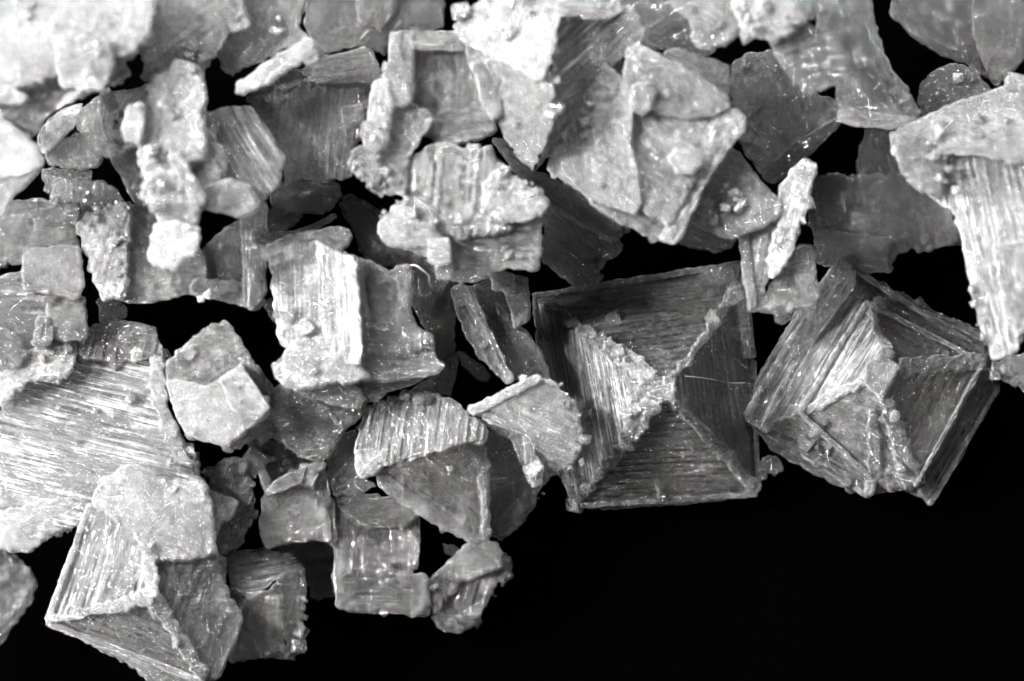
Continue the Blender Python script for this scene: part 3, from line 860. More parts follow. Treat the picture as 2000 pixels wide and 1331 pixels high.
flake('salt_flake', 'grey arched flake with a stubby upright bar, just right of the brilliant white flake', 'salt flake', 265, [
    plate('672,492 690,500 722,517 712,560 722,620 718,680 704,712 696,640 688,560', 'curled_edge', dz=26, th=30, ang=-80, S=4, L=3, milk=.38, st=.9, jag=2.5, tilt=(-.2, 0)),
    plate('700,505 735,520 760,532 778,520 802,520 806,560 800,600 808,640 780,650 722,650 712,600', 'hollow_face', dz=8, th=26, ang=0, S=3, L=4, milk=.44, st=.5, jag=2.5),
    plate('774,520 800,518 805,545 800,575 802,615 815,640 842,655 846,680 800,690 775,640 780,580', 'upright_bar', dz=24, th=40, ang=-86, S=3, L=4, milk=.46, st=.5, jag=2.5, rnd=11),
    plate('706,645 760,630 800,660 846,672 850,700 868,714 852,732 800,740 745,745 705,740', 'lower_plate', dz=16, th=34, ang=2, S=4, L=2, milk=.42, st=.9, per=11, jag=2),
    plate('706,735 770,740 835,735 800,752 755,765 735,785 715,770', 'underside', dz=-14, th=30, ang=20, S=2, L=4, milk=.18, st=.3, jag=2.5)],
    grain=[ridge('820,645,28 848,690,28 862,715,20', size=11, count=24, milk=.45, spread=5)])

flake('salt_flake', 'long dim grey flake running down behind the arched flake', 'salt flake', 110, [
    plate('664,398 685,382 710,392 760,430 800,500 790,520 745,520 722,512 700,480 688,440 672,420', 'upper_end', dz=30, th=44, ang=-50, S=4, L=4, milk=.28, st=.6, jag=2.5, rnd=14),
    plate('780,505 830,520 880,540 892,600 886,650 892,700 885,750 880,772 830,770 790,775 830,745 860,720 830,640 806,600', 'lower_end', dz=10, th=34, ang=80, S=3, L=4, milk=.20, st=.5, jag=2.5),
    plate('755,480 830,480 880,540 840,620 808,600 800,520', 'middle', dz=20, th=34, ang=60, S=3, L=3, milk=.22, st=.5, jag=2)],
    grain=[ridge('690,390,36 700,410,34', size=9, count=12, milk=.3, spread=6)])

flake('salt_rod', 'small dark glassy rod lying in the black gap between the grey flakes', 'salt rod', 50, [
    plate('893,688 905,690 940,715 957,735 952,746 934,742 905,715', th=22, ang=-42, S=1.5, L=2, milk=.1, st=.5, jag=1, rnd=10)])

flake('slab_crystal', 'slanting long bar crystal with square crystals behind it, left of the large clear pyramid', 'salt crystal', 170, [
    plate('925,558 980,532 1030,545 1034,625 1006,642 1000,668 985,690 960,690', 'back_plate', dz=0, th=44, ang=80, S=2, L=4, milk=.24, st=.3, jag=2, tilt=(0, -.1)),
    plate('960,534 985,532 1005,540 1000,572 978,568 962,566', 'bright_cube', dz=44, th=40, ang=0, S=1, L=5, milk=.5, st=.1, jag=2, rnd=10),
    plate('985,560 1025,552 1034,590 1030,628 1006,642 996,600', 'cube', dz=32, th=40, ang=80, S=1, L=3, milk=.33, st=.2, jag=2),
    plate('882,566 896,558 924,560 940,610 975,680 1002,742 990,750 965,722 950,708 930,690 905,640 890,600', 'long_bar', dz=48, th=46, ang=-66, S=4, L=3, milk=.34, st=.8, per=11, jag=2.5, tilt=(.1, 0), rnd=9),
    plate('955,640 980,622 1002,632 1030,652 1058,690 1075,740 1080,760 1050,740 1005,745 985,700', 'lower_plate', dz=6, th=40, ang=-55, S=3, L=5, milk=.23, st=.4, jag=2.5)],
    grain=[ridge('890,570,55 920,625,55 960,705,55', size=7, count=26, ang=-66, milk=.6, spread=3),
           ridge('955,715,52 990,745,50', size=10, count=12, milk=.5, spread=3)])

flake('block_crystal', 'bright knobbly crystal group with a small square crystal hanging below, centre of the upper half', 'salt crystal', 330, [
    plate('800,330 960,300 1050,380 1055,500 900,530 780,480', 'core', dz=-12, th=60, ang=0, S=2, L=4, milk=.38, st=.3, jag=3),
    plate('798,312 838,286 872,278 902,292 962,284 966,312 984,322 992,342 1010,352 990,400 1000,450 900,470 810,440 798,370', 'ribbed_block', dz=10, th=70, ang=87, S=4.5, L=5, milk=.48, st=.6, per=16, jag=3, rnd=12),
    plate('985,325 1000,345 1032,366 1062,373 1068,405 1058,425 1030,432 980,430 940,400 945,360', 'white_shelf', dz=24, th=50, ang=-25, S=1, L=7, cell=13, milk=.62, st=.1, jag=4, rnd=10),
    plate('770,402 810,388 850,400 860,470 815,486 760,480 738,455 748,425', 'knobbly_arm', dz=14, th=50, ang=20, S=1, L=7, milk=.5, st=.1, jag=3, rnd=14),
    plate('860,420 940,425 1056,420 1058,500 1050,528 990,522 940,545 900,552 870,545 850,515', 'lined_plate', dz=-4, th=50, ang=0, S=3, L=3, milk=.42, st=.7, per=15, jag=2, tilt=(0, -.1)),
    plate('838,468 876,466 880,512 860,520 838,512', 'small_cube', dz=48, th=44, ang=0, S=1, L=1.5, milk=.52, st=.1, jag=1.4, rnd=6),
    plate('850,518 880,516 882,545 855,546', 'small_cube', dz=30, th=36, ang=0, S=1, L=2, milk=.3, st=.1, jag=1.2, rnd=6),
    plate('790,470 838,470 840,500 810,490', 'chip', dz=4, th=36, ang=0, S=1, L=3, milk=.36, st=.1, jag=2)],
    grain=[ridge('960,330,30 985,400,40 950,450,30', size=13, count=30, ang=0, milk=.65, spread=12),
           ridge('800,420,22 850,445,24 930,440,40', size=11, count=34, milk=.5, spread=12),
           ridge('745,430,20 765,405,20 800,395,20', size=11, count=20, milk=.55, spread=5),
           ridge('985,330,26 1035,368,26 1060,400,26', size=9, count=24, milk=.6, spread=4)])

flake('salt_flake', 'wide flake with a bright lumpy left end and square corner frame, under the branching cluster', 'salt flake', 230, [
    plate('148,442 175,425 205,412 215,398 250,402 256,420 250,500 246,570 240,586 202,586 182,550 168,495', 'bright_end', dz=14, th=44, ang=70, S=4, L=7, milk=.62, st=.4, jag=3.5, rnd=12, tilt=(.15, 0)),
    plate('240,405 300,405 320,440 380,470 402,500 400,548 380,575 330,585 282,592 236,586 244,500', 'cloudy_middle', dz=0, th=36, ang=8, S=2.5, L=3.5, milk=.36, st=.5, jag=2.5),
    plate('380,545 440,552 474,552 492,560 518,585 500,606 478,598 440,588 400,582 372,572', 'frame_foot', dz=6, th=36, ang=-5, S=2, L=2, milk=.36, st=.5, jag=2),
    plate('470,415 490,405 520,395 520,450 519,560 512,588 494,606 478,590 474,500', 'frame_post', dz=12, th=40, ang=88, S=2.5, L=2, milk=.36, st=.8, jag=2),
    plate('392,492 425,460 472,425 474,554 402,546', 'dark_inner_face', dz=-24, th=16, ang=50, S=2, L=2, milk=.09, st=.6, jag=2)],
    grain=[ridge('160,440,22 215,405,22 250,405,22', size=14, count=30, milk=.6, spread=6),
           ridge('200,430,22 235,500,22 225,570,22', size=12, count=36, milk=.6, spread=12)])

flake('salt_crumb', 'tiny bright triangular crumb clinging under the wide centre-left flake', 'salt crumb', 262, [
    plate('396,576 413,563 413,584 402,582', 'crumb_tip', dz=4, th=14, S=.5, L=1, milk=.6, st=.1, jag=.8, rnd=5),
    plate('386,582 396,578 400,588 388,590', 'crumb_base', th=12, S=.5, L=1, milk=.7, st=.1, jag=.8, rnd=5)])

flake('cube_crystal', 'lined grey plate with two stacked milky cubes on its right side, at the left edge', 'salt crystal', 200, [
    plate('-30,545 5,540 45,530 60,560 120,570 165,590 168,660 168,690 120,690 60,715 -30,738', 'lined_plate', th=44, ang=0, S=4, L=2, milk=.30, st=1, per=15, jag=2),
    plate('44,500 62,487 110,482 152,482 158,490 164,560 150,585 100,575 48,566', 'milky_cube', dz=44, th=70, ang=3, S=.8, L=1.6, milk=.42, st=.1, jag=1.5, rnd=9),
    plate('92,590 120,582 165,582 170,645 168,662 130,668 98,655', 'milky_cube', dz=30, th=60, ang=-3, S=1, L=1.6, milk=.40, st=.2, jag=1.5, rnd=8),
    plate('72,625 95,618 104,660 90,680 62,672', 'crumb', dz=36, th=40, S=1, L=5, milk=.36, st=.1, jag=2.5, rnd=10),
    plate('0,640 30,655 55,690 40,715 8,720 -20,700', 'splinter', dz=20, th=24, ang=-40, S=2, L=3, milk=.28, st=.5, jag=2)],
    grain=[ridge('75,600,46 95,575,46 130,575,50', size=9, count=22, milk=.45, spread=8)])

flake('salt_flake', 'dark lined flake above the stacked milky cubes, at the left edge', 'salt flake', 130, [
    plate('-30,402 30,394 88,390 150,405 172,432 150,455 158,480 110,478 50,494 45,510 -30,535', th=40, ang=8, S=4, L=3, milk=.22, st=.8, per=12, jag=3)],
    grain=[ridge('70,400,12 110,400,16 150,425,14', size=15, count=40, milk=.3, spread=12),
           ridge('10,420,5 90,430,5', size=9, count=16, milk=.3, spread=10)])

flake('cube_crystal', 'little clear cube perched above the dark lined flake near the left edge', 'salt crystal', 190, [
    plate('106,352 122,350 146,358 142,392 124,396 98,388', 'clear_cube', th=44, ang=-8, S=.8, L=1.5, milk=.34, st=.1, jag=1.2, rnd=9),
    ], grain=[ridge('100,395,4 140,400,4 152,425,0', size=12, count=16, milk=.4, spread=6)])

flake('salt_flake', 'dark finely ribbed flake behind the little clear cube', 'salt flake', 90, [
    plate('148,356 204,355 228,372 246,402 225,402 205,412 175,428 150,425 142,395', th=36, ang=75, S=3, L=2, milk=.19, st=.9, per=9, jag=2.5)])

# ================================================================== upper left
flake('salt_crystal_cluster', 'milky branching cluster with a long drooping foot, left of the upper middle', 'salt crystal', 370, [
    plate('300,180 390,150 400,240 440,300 430,400 380,410 350,440 310,420 290,330 270,250', 'core', dz=0, th=60, ang=-50, S=2, L=5, milk=.46, st=.2, jag=3),
    plate('300,148 335,142 340,120 368,120 392,138 398,165 404,190 392,225 402,270 400,310 350,340 300,310 275,290 272,240 290,190', 'upper_head', dz=24, th=64, ang=60, S=2, L=5, milk=.58, st=.15, jag=3.5, rnd=14),
    plate('252,205 275,200 282,212 280,250 274,282 246,276 238,252', 'smooth_tablet', dz=44, th=44, ang=80, S=.6, L=.8, milk=.62, st=.1, jag=1.2, rnd=9),
    plate('270,285 312,280 345,325 385,372 402,395 388,418 384,452 345,470 312,440 296,390 284,350 270,320', 'drooping_limb', dz=26, th=60, ang=-60, S=2, L=7, milk=.62, st=.2, jag=3, rnd=14),
    plate('402,222 440,212 490,210 522,252 556,318 548,335 545,362 505,400 470,405 410,395 385,350 388,270', 'striped_wing', dz=-24, th=50, ang=-58, S=3.5, L=2.5, milk=.44, st=.9, per=13, jag=1.8, rnd=10),
    plate('400,365 450,350 490,368 508,400 495,418 468,425 440,416 402,408', 'smooth_lobe', dz=12, th=56, ang=-10, S=1, L=1.5, milk=.50, st=.1, jag=1.5, rnd=14, tilt=(-.15, 0)),
    plate('328,305 350,300 378,345 402,385 400,400 385,400 355,355', 'oblong_bar', dz=44, th=36, ang=-57, S=1, L=2, milk=.5, st=.3, jag=1.5, rnd=8),
    plate('345,300 400,290 430,330 435,390 402,400 370,350', 'cloudy_saddle', dz=8, th=50, ang=-40, S=1.5, L=4, milk=.5, st=.1, jag=2),
    plate('302,440 345,432 388,445 388,470 380,500 360,505 345,528 300,518 291,500', 'foot_cube', dz=48, th=64, ang=-15, S=1, L=3, milk=.66, st=.1, jag=2.2, rnd=10)],
    grain=[ridge('285,300,50 300,370,52 320,440,52', size=13, count=50, milk=.65, spread=8),
           ridge('285,205,50 330,215,48 320,240,46', size=9, count=24, milk=.5, spread=8),
           ridge('345,125,36 390,150,36 400,200,30', size=9, count=20, milk=.5, spread=4),
           ridge('355,320,62 400,395,62', size=7, count=16, ang=-57, milk=.6, spread=5),
           ridge('455,365,30 495,395,30', size=6, count=16, milk=.7, spread=6)])

flake('salt_flake', 'grey flake with a bright speckled square end, half hidden behind the branching cluster', 'salt flake', 250, [
    plate('195,195 215,182 250,180 290,165 300,230 290,285 250,290 232,300 210,290 200,255', 'speckled_end', dz=30, th=56, ang=85, S=2, L=5, milk=.48, st=.2, jag=2, rnd=10, tilt=(.2, 0)),
    plate('212,285 280,290 300,340 300,400 268,398 250,372 242,345 222,318', 'ragged_side', dz=-6, th=40, ang=60, S=3, L=4, milk=.32, st=.4, jag=4)],
    grain=[ridge('225,215,40 222,270,36 240,240,40', size=7, count=40, milk=.8, spread=12)])

flake('salt_flake', 'grey leaf-shaped flake under the cloudy top left mass', 'salt flake', 180, [
    plate('75,268 95,235 125,215 162,202 150,240 130,262 108,285 86,300 78,290', th=30, ang=35, S=2.5, L=2, milk=.27, st=.5, jag=1.8)])
flake('salt_flake', 'rounded grey flake just below the leaf-shaped one', 'salt flake', 150, [
    plate('90,300 125,272 165,258 208,262 204,298 190,325 165,332 130,326 96,322', th=40, ang=10, S=2, L=3, milk=.24, st=.4, jag=2, rnd=14)])
flake('salt_flake', 'dim flake fragment low in the gap at the left, above the little clear cube', 'salt flake', 90, [
    plate('82,332 130,328 178,332 180,360 150,372 120,352 98,372 84,352', th=40, ang=0, S=2, L=4, milk=.15, st=.3, jag=2.5, rnd=12)])
flake('salt_flake', 'dark vertical sliver beside the bright speckled end', 'salt flake', 100, [
    plate('158,215 196,185 205,255 190,262 160,258 150,240', th=30, ang=60, S=3, L=3, milk=.14, st=.5, jag=2)])

flake('salt_flake', 'huge out-of-focus cloudy flake filling the top left corner', 'salt flake', 420, [
    plate('-40,-30 120,-30 300,-20 302,20 292,75 245,115 215,110 170,120 110,150 60,170 -40,190', 'cloudy_upper_mass', dz=30, th=80, ang=-25, S=3, L=5, milk=.5, st=.15, jag=4, rnd=16),
    plate('-40,170 60,125 115,100 180,120 205,165 165,188 120,208 88,232 70,262 40,270 -40,290', 'lined_face', dz=0, th=60, ang=38, S=5, L=3, milk=.42, st=.95, per=12, jag=3),
    plate('112,85 165,70 215,85 226,125 205,175 160,180 125,172 112,140', 'milky_block', dz=50, th=60, ang=0, S=1, L=5, milk=.54, st=.1, jag=3, rnd=14),
    plate('215,100 250,85 296,60 286,82 245,118 252,140 240,166 218,168 210,140', 'clear_corner', dz=10, th=50, ang=30, S=2, L=5, milk=.30, st=.3, jag=4),
    plate('-40,232 0,225 40,258 74,285 85,312 78,330 40,345 -40,352', 'smooth_lobe', dz=48, th=80, ang=-30, S=1, L=1.5, milk=.62, st=.1, jag=2, rnd=18),
    plate('-30,165 20,168 54,190 45,202 -30,200', 'grain_tongue', dz=40, th=44, ang=-25, S=1, L=6, milk=.55, st=.1, jag=3)],
    grain=[ridge('10,50,40 80,40,40 130,40,40', size=14, count=24, milk=.55, spread=14),
           ridge('120,90,62 200,110,62 150,160,62', size=8, count=30, milk=.8, spread=14)])

flake('salt_flake', 'pale blurred curved splinter under the smooth lobe at the left edge', 'salt flake', 320, [
    plate('-30,345 40,342 78,332 60,355 30,380 5,420 -30,450', th=40, ang=40, S=1.5, L=2, milk=.46, st=.3, jag=1.5, rnd=14)])

flake('salt_flake', 'grey slanting flake second from the left along the top edge', 'salt flake', 360, [
    plate('298,-30 482,-30 474,30 448,62 432,95 400,140 372,128 345,122 318,150 300,165 276,152 286,122 276,95 292,70', th=54, ang=38, S=3.5, L=4, milk=.42, st=.6, per=14, jag=4)],
    grain=[ridge('355,90,12 395,110,12 375,120,12', size=15, count=14, milk=.45, spread=8),
           ridge('395,40,6 400,70,6', size=9, count=10, milk=.6, spread=4)])

flake('salt_flake', 'grey frayed flake with bright dots on the top edge, above the slanting pale bar', 'salt flake', 320, [
    plate('470,-30 605,-30 592,20 586,60 600,78 560,95 520,112 480,130 455,150 440,140 425,110 440,82', th=56, ang=-60, S=3, L=5, milk=.34, st=.4, jag=4)],
    grain=[ridge('535,40,10 555,70,10', size=9, count=12, milk=.7, spread=6)])

flake('salt_rod', 'slanting pale bar with a knobbly upper end near the top, left of centre', 'salt rod', 400, [
    plate('462,168 520,125 575,90 606,74 614,84 610,108 570,132 520,165 478,186 460,182', th=44, ang=34, S=2, L=4, milk=.46, st=.3, jag=2.5, rnd=12)],
    grain=[ridge('500,140,8 560,105,8 600,85,8', size=6, count=24, milk=.8, spread=4)])

flake('salt_flake', 'dark blurred flake behind, at the top edge left of the middle', 'salt flake', 60, [
    plate('590,-30 870,-30 866,50 830,62 765,66 752,110 740,100 700,90 620,112 600,60', 'lined_face', th=40, ang=45, S=2, L=2, milk=.08, st=.8, per=20, jag=3),
    plate('690,-30 780,-30 768,30 740,60 700,40', 'pale_patch', dz=12, th=30, ang=60, S=2, L=2, milk=.12, st=.5, jag=3)])

flake('salt_flake', 'large grey vertically grooved flake with a dark curled top edge, left of the hollow block', 'salt flake', 250, [
    plate('482,192 540,152 612,128 720,150 728,180 716,250 690,292 688,345 640,352 585,350 558,362 555,330 522,262 492,212', 'grooved_face', th=44, ang=85, S=4, L=4, milk=.42, st=.85, per=15, jag=2.5),
    plate('590,142 625,115 680,102 712,94 730,100 745,150 728,162 680,160 620,165', 'curled_edge', dz=24, th=36, ang=10, S=2, L=1.5, milk=.26, st=1, per=9, jag=2, tilt=(0, .2)),
    plate('672,210 708,205 715,235 690,246 668,240', 'crumb', dz=20, th=36, S=1, L=3, milk=.32, st=.1, jag=1.5, rnd=12)],
    grain=[ridge('500,200,8 560,165,8 650,150,10', size=9, count=34, milk=.6, spread=8)])

flake('salt_flake', 'smooth dim flake lying below the vertically grooved one', 'salt flake', 190, [
    plate('528,382 545,358 585,348 640,352 662,362 660,392 630,418 590,415 560,415 532,398', th=44, ang=15, S=2, L=4, milk=.22, st=.3, jag=2.5, rnd=14)],
    grain=[ridge('635,375,6 655,395,4', size=10, count=14, milk=.3, spread=6)])
flake('salt_flake', 'small dark flake low between the drooping cluster and the brilliant white flake', 'salt flake', 110, [
    plate('505,420 545,400 590,418 575,440 545,458 510,470 500,450', th=30, ang=30, S=3, L=3, milk=.16, st=.5, jag=2)])
flake('salt_rod', 'thin curved grey blade lying over the small dark flake', 'salt rod', 200, [
    plate('502,468 530,456 580,452 620,436 655,418 657,425 620,446 560,466 515,478', th=18, ang=20, S=1, L=1, milk=.3, st=.3, jag=1, rnd=7)])
flake('salt_crumb', 'small dim rounded crumb at the top of the wide flake frame post', 'salt crumb', 250, [
    plate('498,450 515,446 525,460 518,478 502,478 494,465', th=34, S=1, L=3, milk=.22, st=.1, jag=2, rnd=12)])
flake('salt_crumb', 'faint chip at the lower left edge of the brilliant white flake', 'salt crumb', 120, [
    plate('515,592 530,582 540,600 540,632 525,615', th=26, S=1, L=3, milk=.16, st=.1, jag=2, rnd=10)])

# ================================================================== upper middle
flake('block_crystal', 'square hollow block crystal with smooth rounded walls, top centre', 'salt crystal', 310, [
    plate('770,80 910,72 972,108 974,226 955,262 850,275 800,240 765,150', 'core', dz=-24, th=40, ang=85, S=2, L=2, milk=.3, st=.4, jag=2),
    plate('762,68 780,63 810,64 806,120 808,180 800,215 770,190 748,150 760,120', 'block_wall', dz=34, th=76, ang=88, S=2.5, L=2.5, milk=.42, st=.6, jag=1.5, rnd=12),
    plate('762,66 800,62 880,63 905,64 914,85 905,100 840,98 780,100', 'block_wall', dz=30, th=70, ang=0, S=2, L=2, milk=.34, st=.5, jag=1.5, rnd=12),
    plate('905,80 940,85 980,105 980,180 976,228 962,236 945,210 930,150 915,120', 'block_wall', dz=32, th=80, ang=-86, S=2.5, L=3, milk=.5, st=.4, jag=2, rnd=12),
    plate('800,90 920,90 948,180 945,220 880,240 810,235', 'hollow_floor', dz=4, th=40, ang=88, S=2, L=3, milk=.3, st=.5, jag=1, cell=24, rnd=3),
    plate('838,225 880,215 950,222 975,228 962,262 930,275 860,285 838,262', 'block_wall', dz=14, th=60, ang=5, S=2.5, L=2.5, milk=.3, st=.5, jag=2.5, rnd=12)],
    grain=[ridge('915,110,50 925,150,50 945,200,50', size=9, count=26, milk=.7, spread=6)])

flake('bar_crystal', 'upright bright bar crystal with a bubbly hooked lower end, overlapping the hollow block', 'salt crystal', 350, [
    plate('728,165 742,154 762,156 768,200 762,250 752,290 735,300 715,290 710,270 716,240 722,210', 'bright_bar', dz=24, th=56, ang=84, S=2, L=4, milk=.52, st=.5, jag=2, rnd=12),
    plate('765,158 790,158 804,175 804,200 785,210 768,205', 'rounded_knob', dz=20, th=52, ang=0, S=1, L=2, milk=.44, st=.1, jag=1.5, rnd=13),
    plate('768,205 805,205 838,218 846,235 830,262 805,292 796,330 792,384 760,380 738,368 732,320 755,270', 'cloudy_side', dz=0, th=52, ang=50, S=2, L=5, milk=.42, st=.2, jag=3),
    plate('682,318 690,295 706,285 722,292 745,300 748,340 740,368 718,358 700,345 686,335', 'hooked_end', dz=10, th=50, ang=-40, S=1, L=7, cell=14, milk=.3, st=.1, jag=3, rnd=14)],
    grain=[ridge('735,190,36 745,240,38 730,320,26', size=8, count=40, milk=.75, spread=8),
           ridge('688,310,14 700,340,14 735,365,10', size=12, count=24, milk=.45, spread=5),
           ridge('750,330,10 780,370,8', size=9, count=14, milk=.5, spread=8)])

flake('pyramid_crystal', 'great blurred pyramid crystal at the top with a knobbly white ridge running down it', 'salt crystal', 260, [
    plate('885,52,30 940,0,40 960,-30,40 1200,-30,40 1225,20,40 1190,40,60 1095,30,110 1080,100,130 1060,160,130 980,120,70 905,80,40', 'upper_face', dz=60, th=50, ang=20, S=3, L=6, milk=.56, st=.1, jag=3),
    plate('978,120,70 1062,110,135 1078,170,140 1078,240,130 1060,290,90 1042,332,40 1010,305,20 985,270,20 976,230,30', 'left_face', dz=40, th=50, ang=80, S=3, L=6, milk=.42, st=.1, jag=3, tilt=(.1, 0)),
    plate('1090,25,80 1190,30,60 1228,10,50 1265,60,45 1240,95,40 1195,130,40 1150,170,45 1125,220,40 1075,300,30 1045,335,20 1062,290,50 1080,240,80 1080,160,90', 'striped_face', dz=50, th=50, ang=42, S=4.5, L=2.5, milk=.5, st=1, per=14, jag=3)],
    grain=[ridge('1000,60,130 1060,90,170 1075,160,180 1075,240,160', size=17, count=80, milk=.7, spread=12),
           ridge('920,50,100 1000,20,120 1080,30,150', size=14, count=46, milk=.6, spread=22)])

flake('salt_flake', 'grey streaked flake along the top edge right of the great blurred pyramid', 'salt flake', 200, [
    plate('1190,-30 1370,-30 1362,20 1365,70 1398,90 1385,108 1350,112 1300,98 1245,90 1225,40', th=50, ang=30, S=3.5, L=3, milk=.26, st=.7, jag=3)])

flake('salt_flake', 'grainy grey flake hanging in from the top edge, right of the middle', 'salt flake', 420, [
    plate('1275,-30 1440,-30 1448,30 1440,70 1425,82 1405,90 1388,98 1365,92 1352,70 1350,48 1330,25', th=60, ang=-40, S=2, L=5, milk=.38, st=.2, jag=3, rnd=14)],
    grain=[ridge('1380,30,8 1420,60,8', size=10, count=12, milk=.4, spread=12)])

flake('bar_crystal', 'sparkling ribbed bar crystal with loop-shaped bubbles, slanting down from the top edge', 'salt crystal', 440, [
    plate('1425,-30 1585,-30 1595,10 1592,35 1560,50 1520,85 1490,75 1455,60 1438,30', 'sparkling_head', dz=14, th=60, ang=-60, S=3, L=5, cell=14, milk=.66, st=.2, jag=3.5, rnd=12),
    plate('1495,60 1560,35 1600,60 1640,95 1660,115 1658,145 1640,165 1595,180 1568,178 1545,150 1515,105', 'ribbed_end', dz=0, th=60, ang=18, S=6, L=2, milk=.24, st=1, per=10, jag=2.5, rnd=15),
    plate('1545,-20 1570,-10 1590,10 1588,28 1570,30 1550,12', 'bubble_loop', dz=36, th=30, S=1, L=4, milk=.3, st=.1, jag=2, rnd=12)],
    grain=[ridge('1450,10,26 1480,60,26', size=14, count=30, milk=.9, spread=9),
           ridge('1490,40,22 1560,20,24 1550,60,20', size=12, count=34, milk=.45, spread=12),
           ridge('1600,62,10 1655,110,8 1655,150,8', size=10, count=16, milk=.4, spread=4)])

flake('salt_flake', 'long grey flake narrowing to a serrated right corner, upper right', 'salt flake', 300, [
    plate('1560,-30 1690,-30 1706,40 1724,108 1752,152 1772,172 1792,212 1795,232 1740,215 1690,180 1645,140 1658,120 1640,95 1596,60 1592,10', 'long_face', th=50, ang=-65, S=3, L=2.5, milk=.33, st=.6, jag=2.5),
    plate('1640,140 1690,180 1742,212 1795,236 1788,248 1755,248 1700,248 1640,238 1635,190', 'lower_face', dz=-4, th=56, ang=0, S=2.5, L=3, milk=.25, st=.5, jag=2.5),
    plate('1638,215 1700,222 1790,228 1790,247 1745,252 1700,248 1640,238', 'bright_rim', dz=12, th=44, ang=-3, S=1.5, L=4, milk=.44, st=.1, jag=2, rnd=9)],
    grain=[ridge('1725,150,6 1765,185,8 1790,225,10', size=14, count=26, milk=.4, spread=6)])

flake('block_crystal', 'big pale stepped square crystal with bright bars on three sides, upper right of centre', 'salt crystal', 340, [
    plate('1185,130 1240,115 1330,135 1425,190 1450,235 1330,462 1300,470 1180,410 1078,330 1095,270 1150,180', 'core', dz=-8, th=60, ang=-32, S=3, L=4, milk=.42, st=.4, jag=2),
    plate('1180,124,10 1212,150,20 1232,175,30 1236,215,40 1230,280,40 1244,335,40 1252,395,30 1240,420,20 1190,402,10 1130,370,0 1070,332,0 1078,290,0 1108,232,0 1150,172,5', 'left_face', dz=10, th=44, ang=-76, S=3, L=4, milk=.5, st=.4, jag=1.6, tilt=(.1, 0)),
    plate('1226,96 1245,87 1330,128 1422,186 1424,212 1396,226 1345,232 1290,222 1232,190 1218,140', 'top_bar', dz=50, th=60, ang=-30, S=2, L=3, milk=.5, st=.35, jag=1.2, rnd=6),
    plate('1296,104 1318,96 1370,108 1426,130 1426,178 1415,188 1345,135', 'back_bar', dz=26, th=50, ang=-17, S=2, L=1.5, milk=.32, st=.5, jag=1.5, rnd=9),
    plate('1225,170 1280,205 1340,228 1400,222 1430,230 1420,280 1360,350 1335,400 1310,440 1262,415 1248,370 1236,280', 'hollow_floor', dz=36, th=60, ang=-35, S=4, L=3, milk=.54, st=.6, jag=2),
    plate('1398,205 1440,215 1456,228 1452,258 1420,292 1370,372 1345,430 1328,466 1308,476 1288,465 1312,430 1335,390 1345,345 1385,290', 'right_bar', dz=36, th=56, ang=58, S=4, L=3.5, milk=.62, st=.7, per=11, jag=2, rnd=6, tilt=(.1, 0)),
    plate('1130,368 1190,400 1242,420 1300,448 1310,476 1270,462 1215,438 1165,405', 'lower_edge', dz=-10, th=44, ang=-28, S=3, L=2.5, milk=.30, st=.6, jag=2),
    plate('1236,168 1255,162 1282,180 1268,215 1258,226 1232,212', 'small_cube', dz=66, th=50, ang=-28, S=.6, L=1, milk=.46, st=.1, jag=1.2, rnd=8),
    plate('1305,308 1320,292 1350,300 1372,318 1355,340 1325,340', 'small_cube', dz=60, th=50, ang=-20, S=.6, L=1.5, milk=.62, st=.1, jag=1.5, rnd=10)],
    grain=[ridge('1240,125,70 1270,150,70 1330,180,68', size=8, count=44, milk=.85, spread=10),
           ridge('1130,250,18 1150,210,18 1190,160,22', size=8, count=36, milk=.8, spread=8),
           ridge('1150,320,20 1220,370,26 1130,290,18', size=9, count=44, milk=.7, spread=16),
           ridge('1420,240,46 1370,320,48 1330,400,46', size=9, count=34, ang=58, milk=.6, spread=5)])

flake('salt_flake', 'smooth milky fan-shaped flake with a glittering patch, under the pale stepped crystal', 'salt flake', 325, [
    plate('1425,288 1445,300 1482,350 1527,402 1520,425 1480,448 1440,462 1418,466 1385,450 1348,430 1338,408 1360,370 1400,310', th=64, ang=-50, S=1.5, L=2.5, milk=.40, st=.2, jag=1.5, rnd=10, tilt=(.15, 0))],
    grain=[ridge('1425,375,12 1445,410,12', size=9, count=60, milk=.95, spread=11),  # near-white grains stand in for the sparkle
           ridge('1370,400,8 1390,430,8', size=12, count=12, milk=.5, spread=8)])

flake('salt_flake', 'broad dim flake with a dark lined lower edge, behind the serrated grey flake', 'salt flake', 170, [
    plate('1435,120 1470,104 1512,102 1545,150 1580,180 1635,195 1640,235 1600,275 1560,310 1512,356 1488,340 1452,290 1440,230 1425,180', 'broad_face', th=44, ang=-50, S=2, L=4, milk=.28, st=.3, jag=2.5),
    plate('1490,350 1510,320 1560,275 1636,230 1642,242 1585,300 1512,358', 'lined_edge', dz=14, th=30, ang=38, S=3, L=1.5, milk=.12, st=1, per=7, jag=1.5)],
    grain=[ridge('1455,110,8 1445,140,8', size=9, count=16, milk=.4, spread=7)])

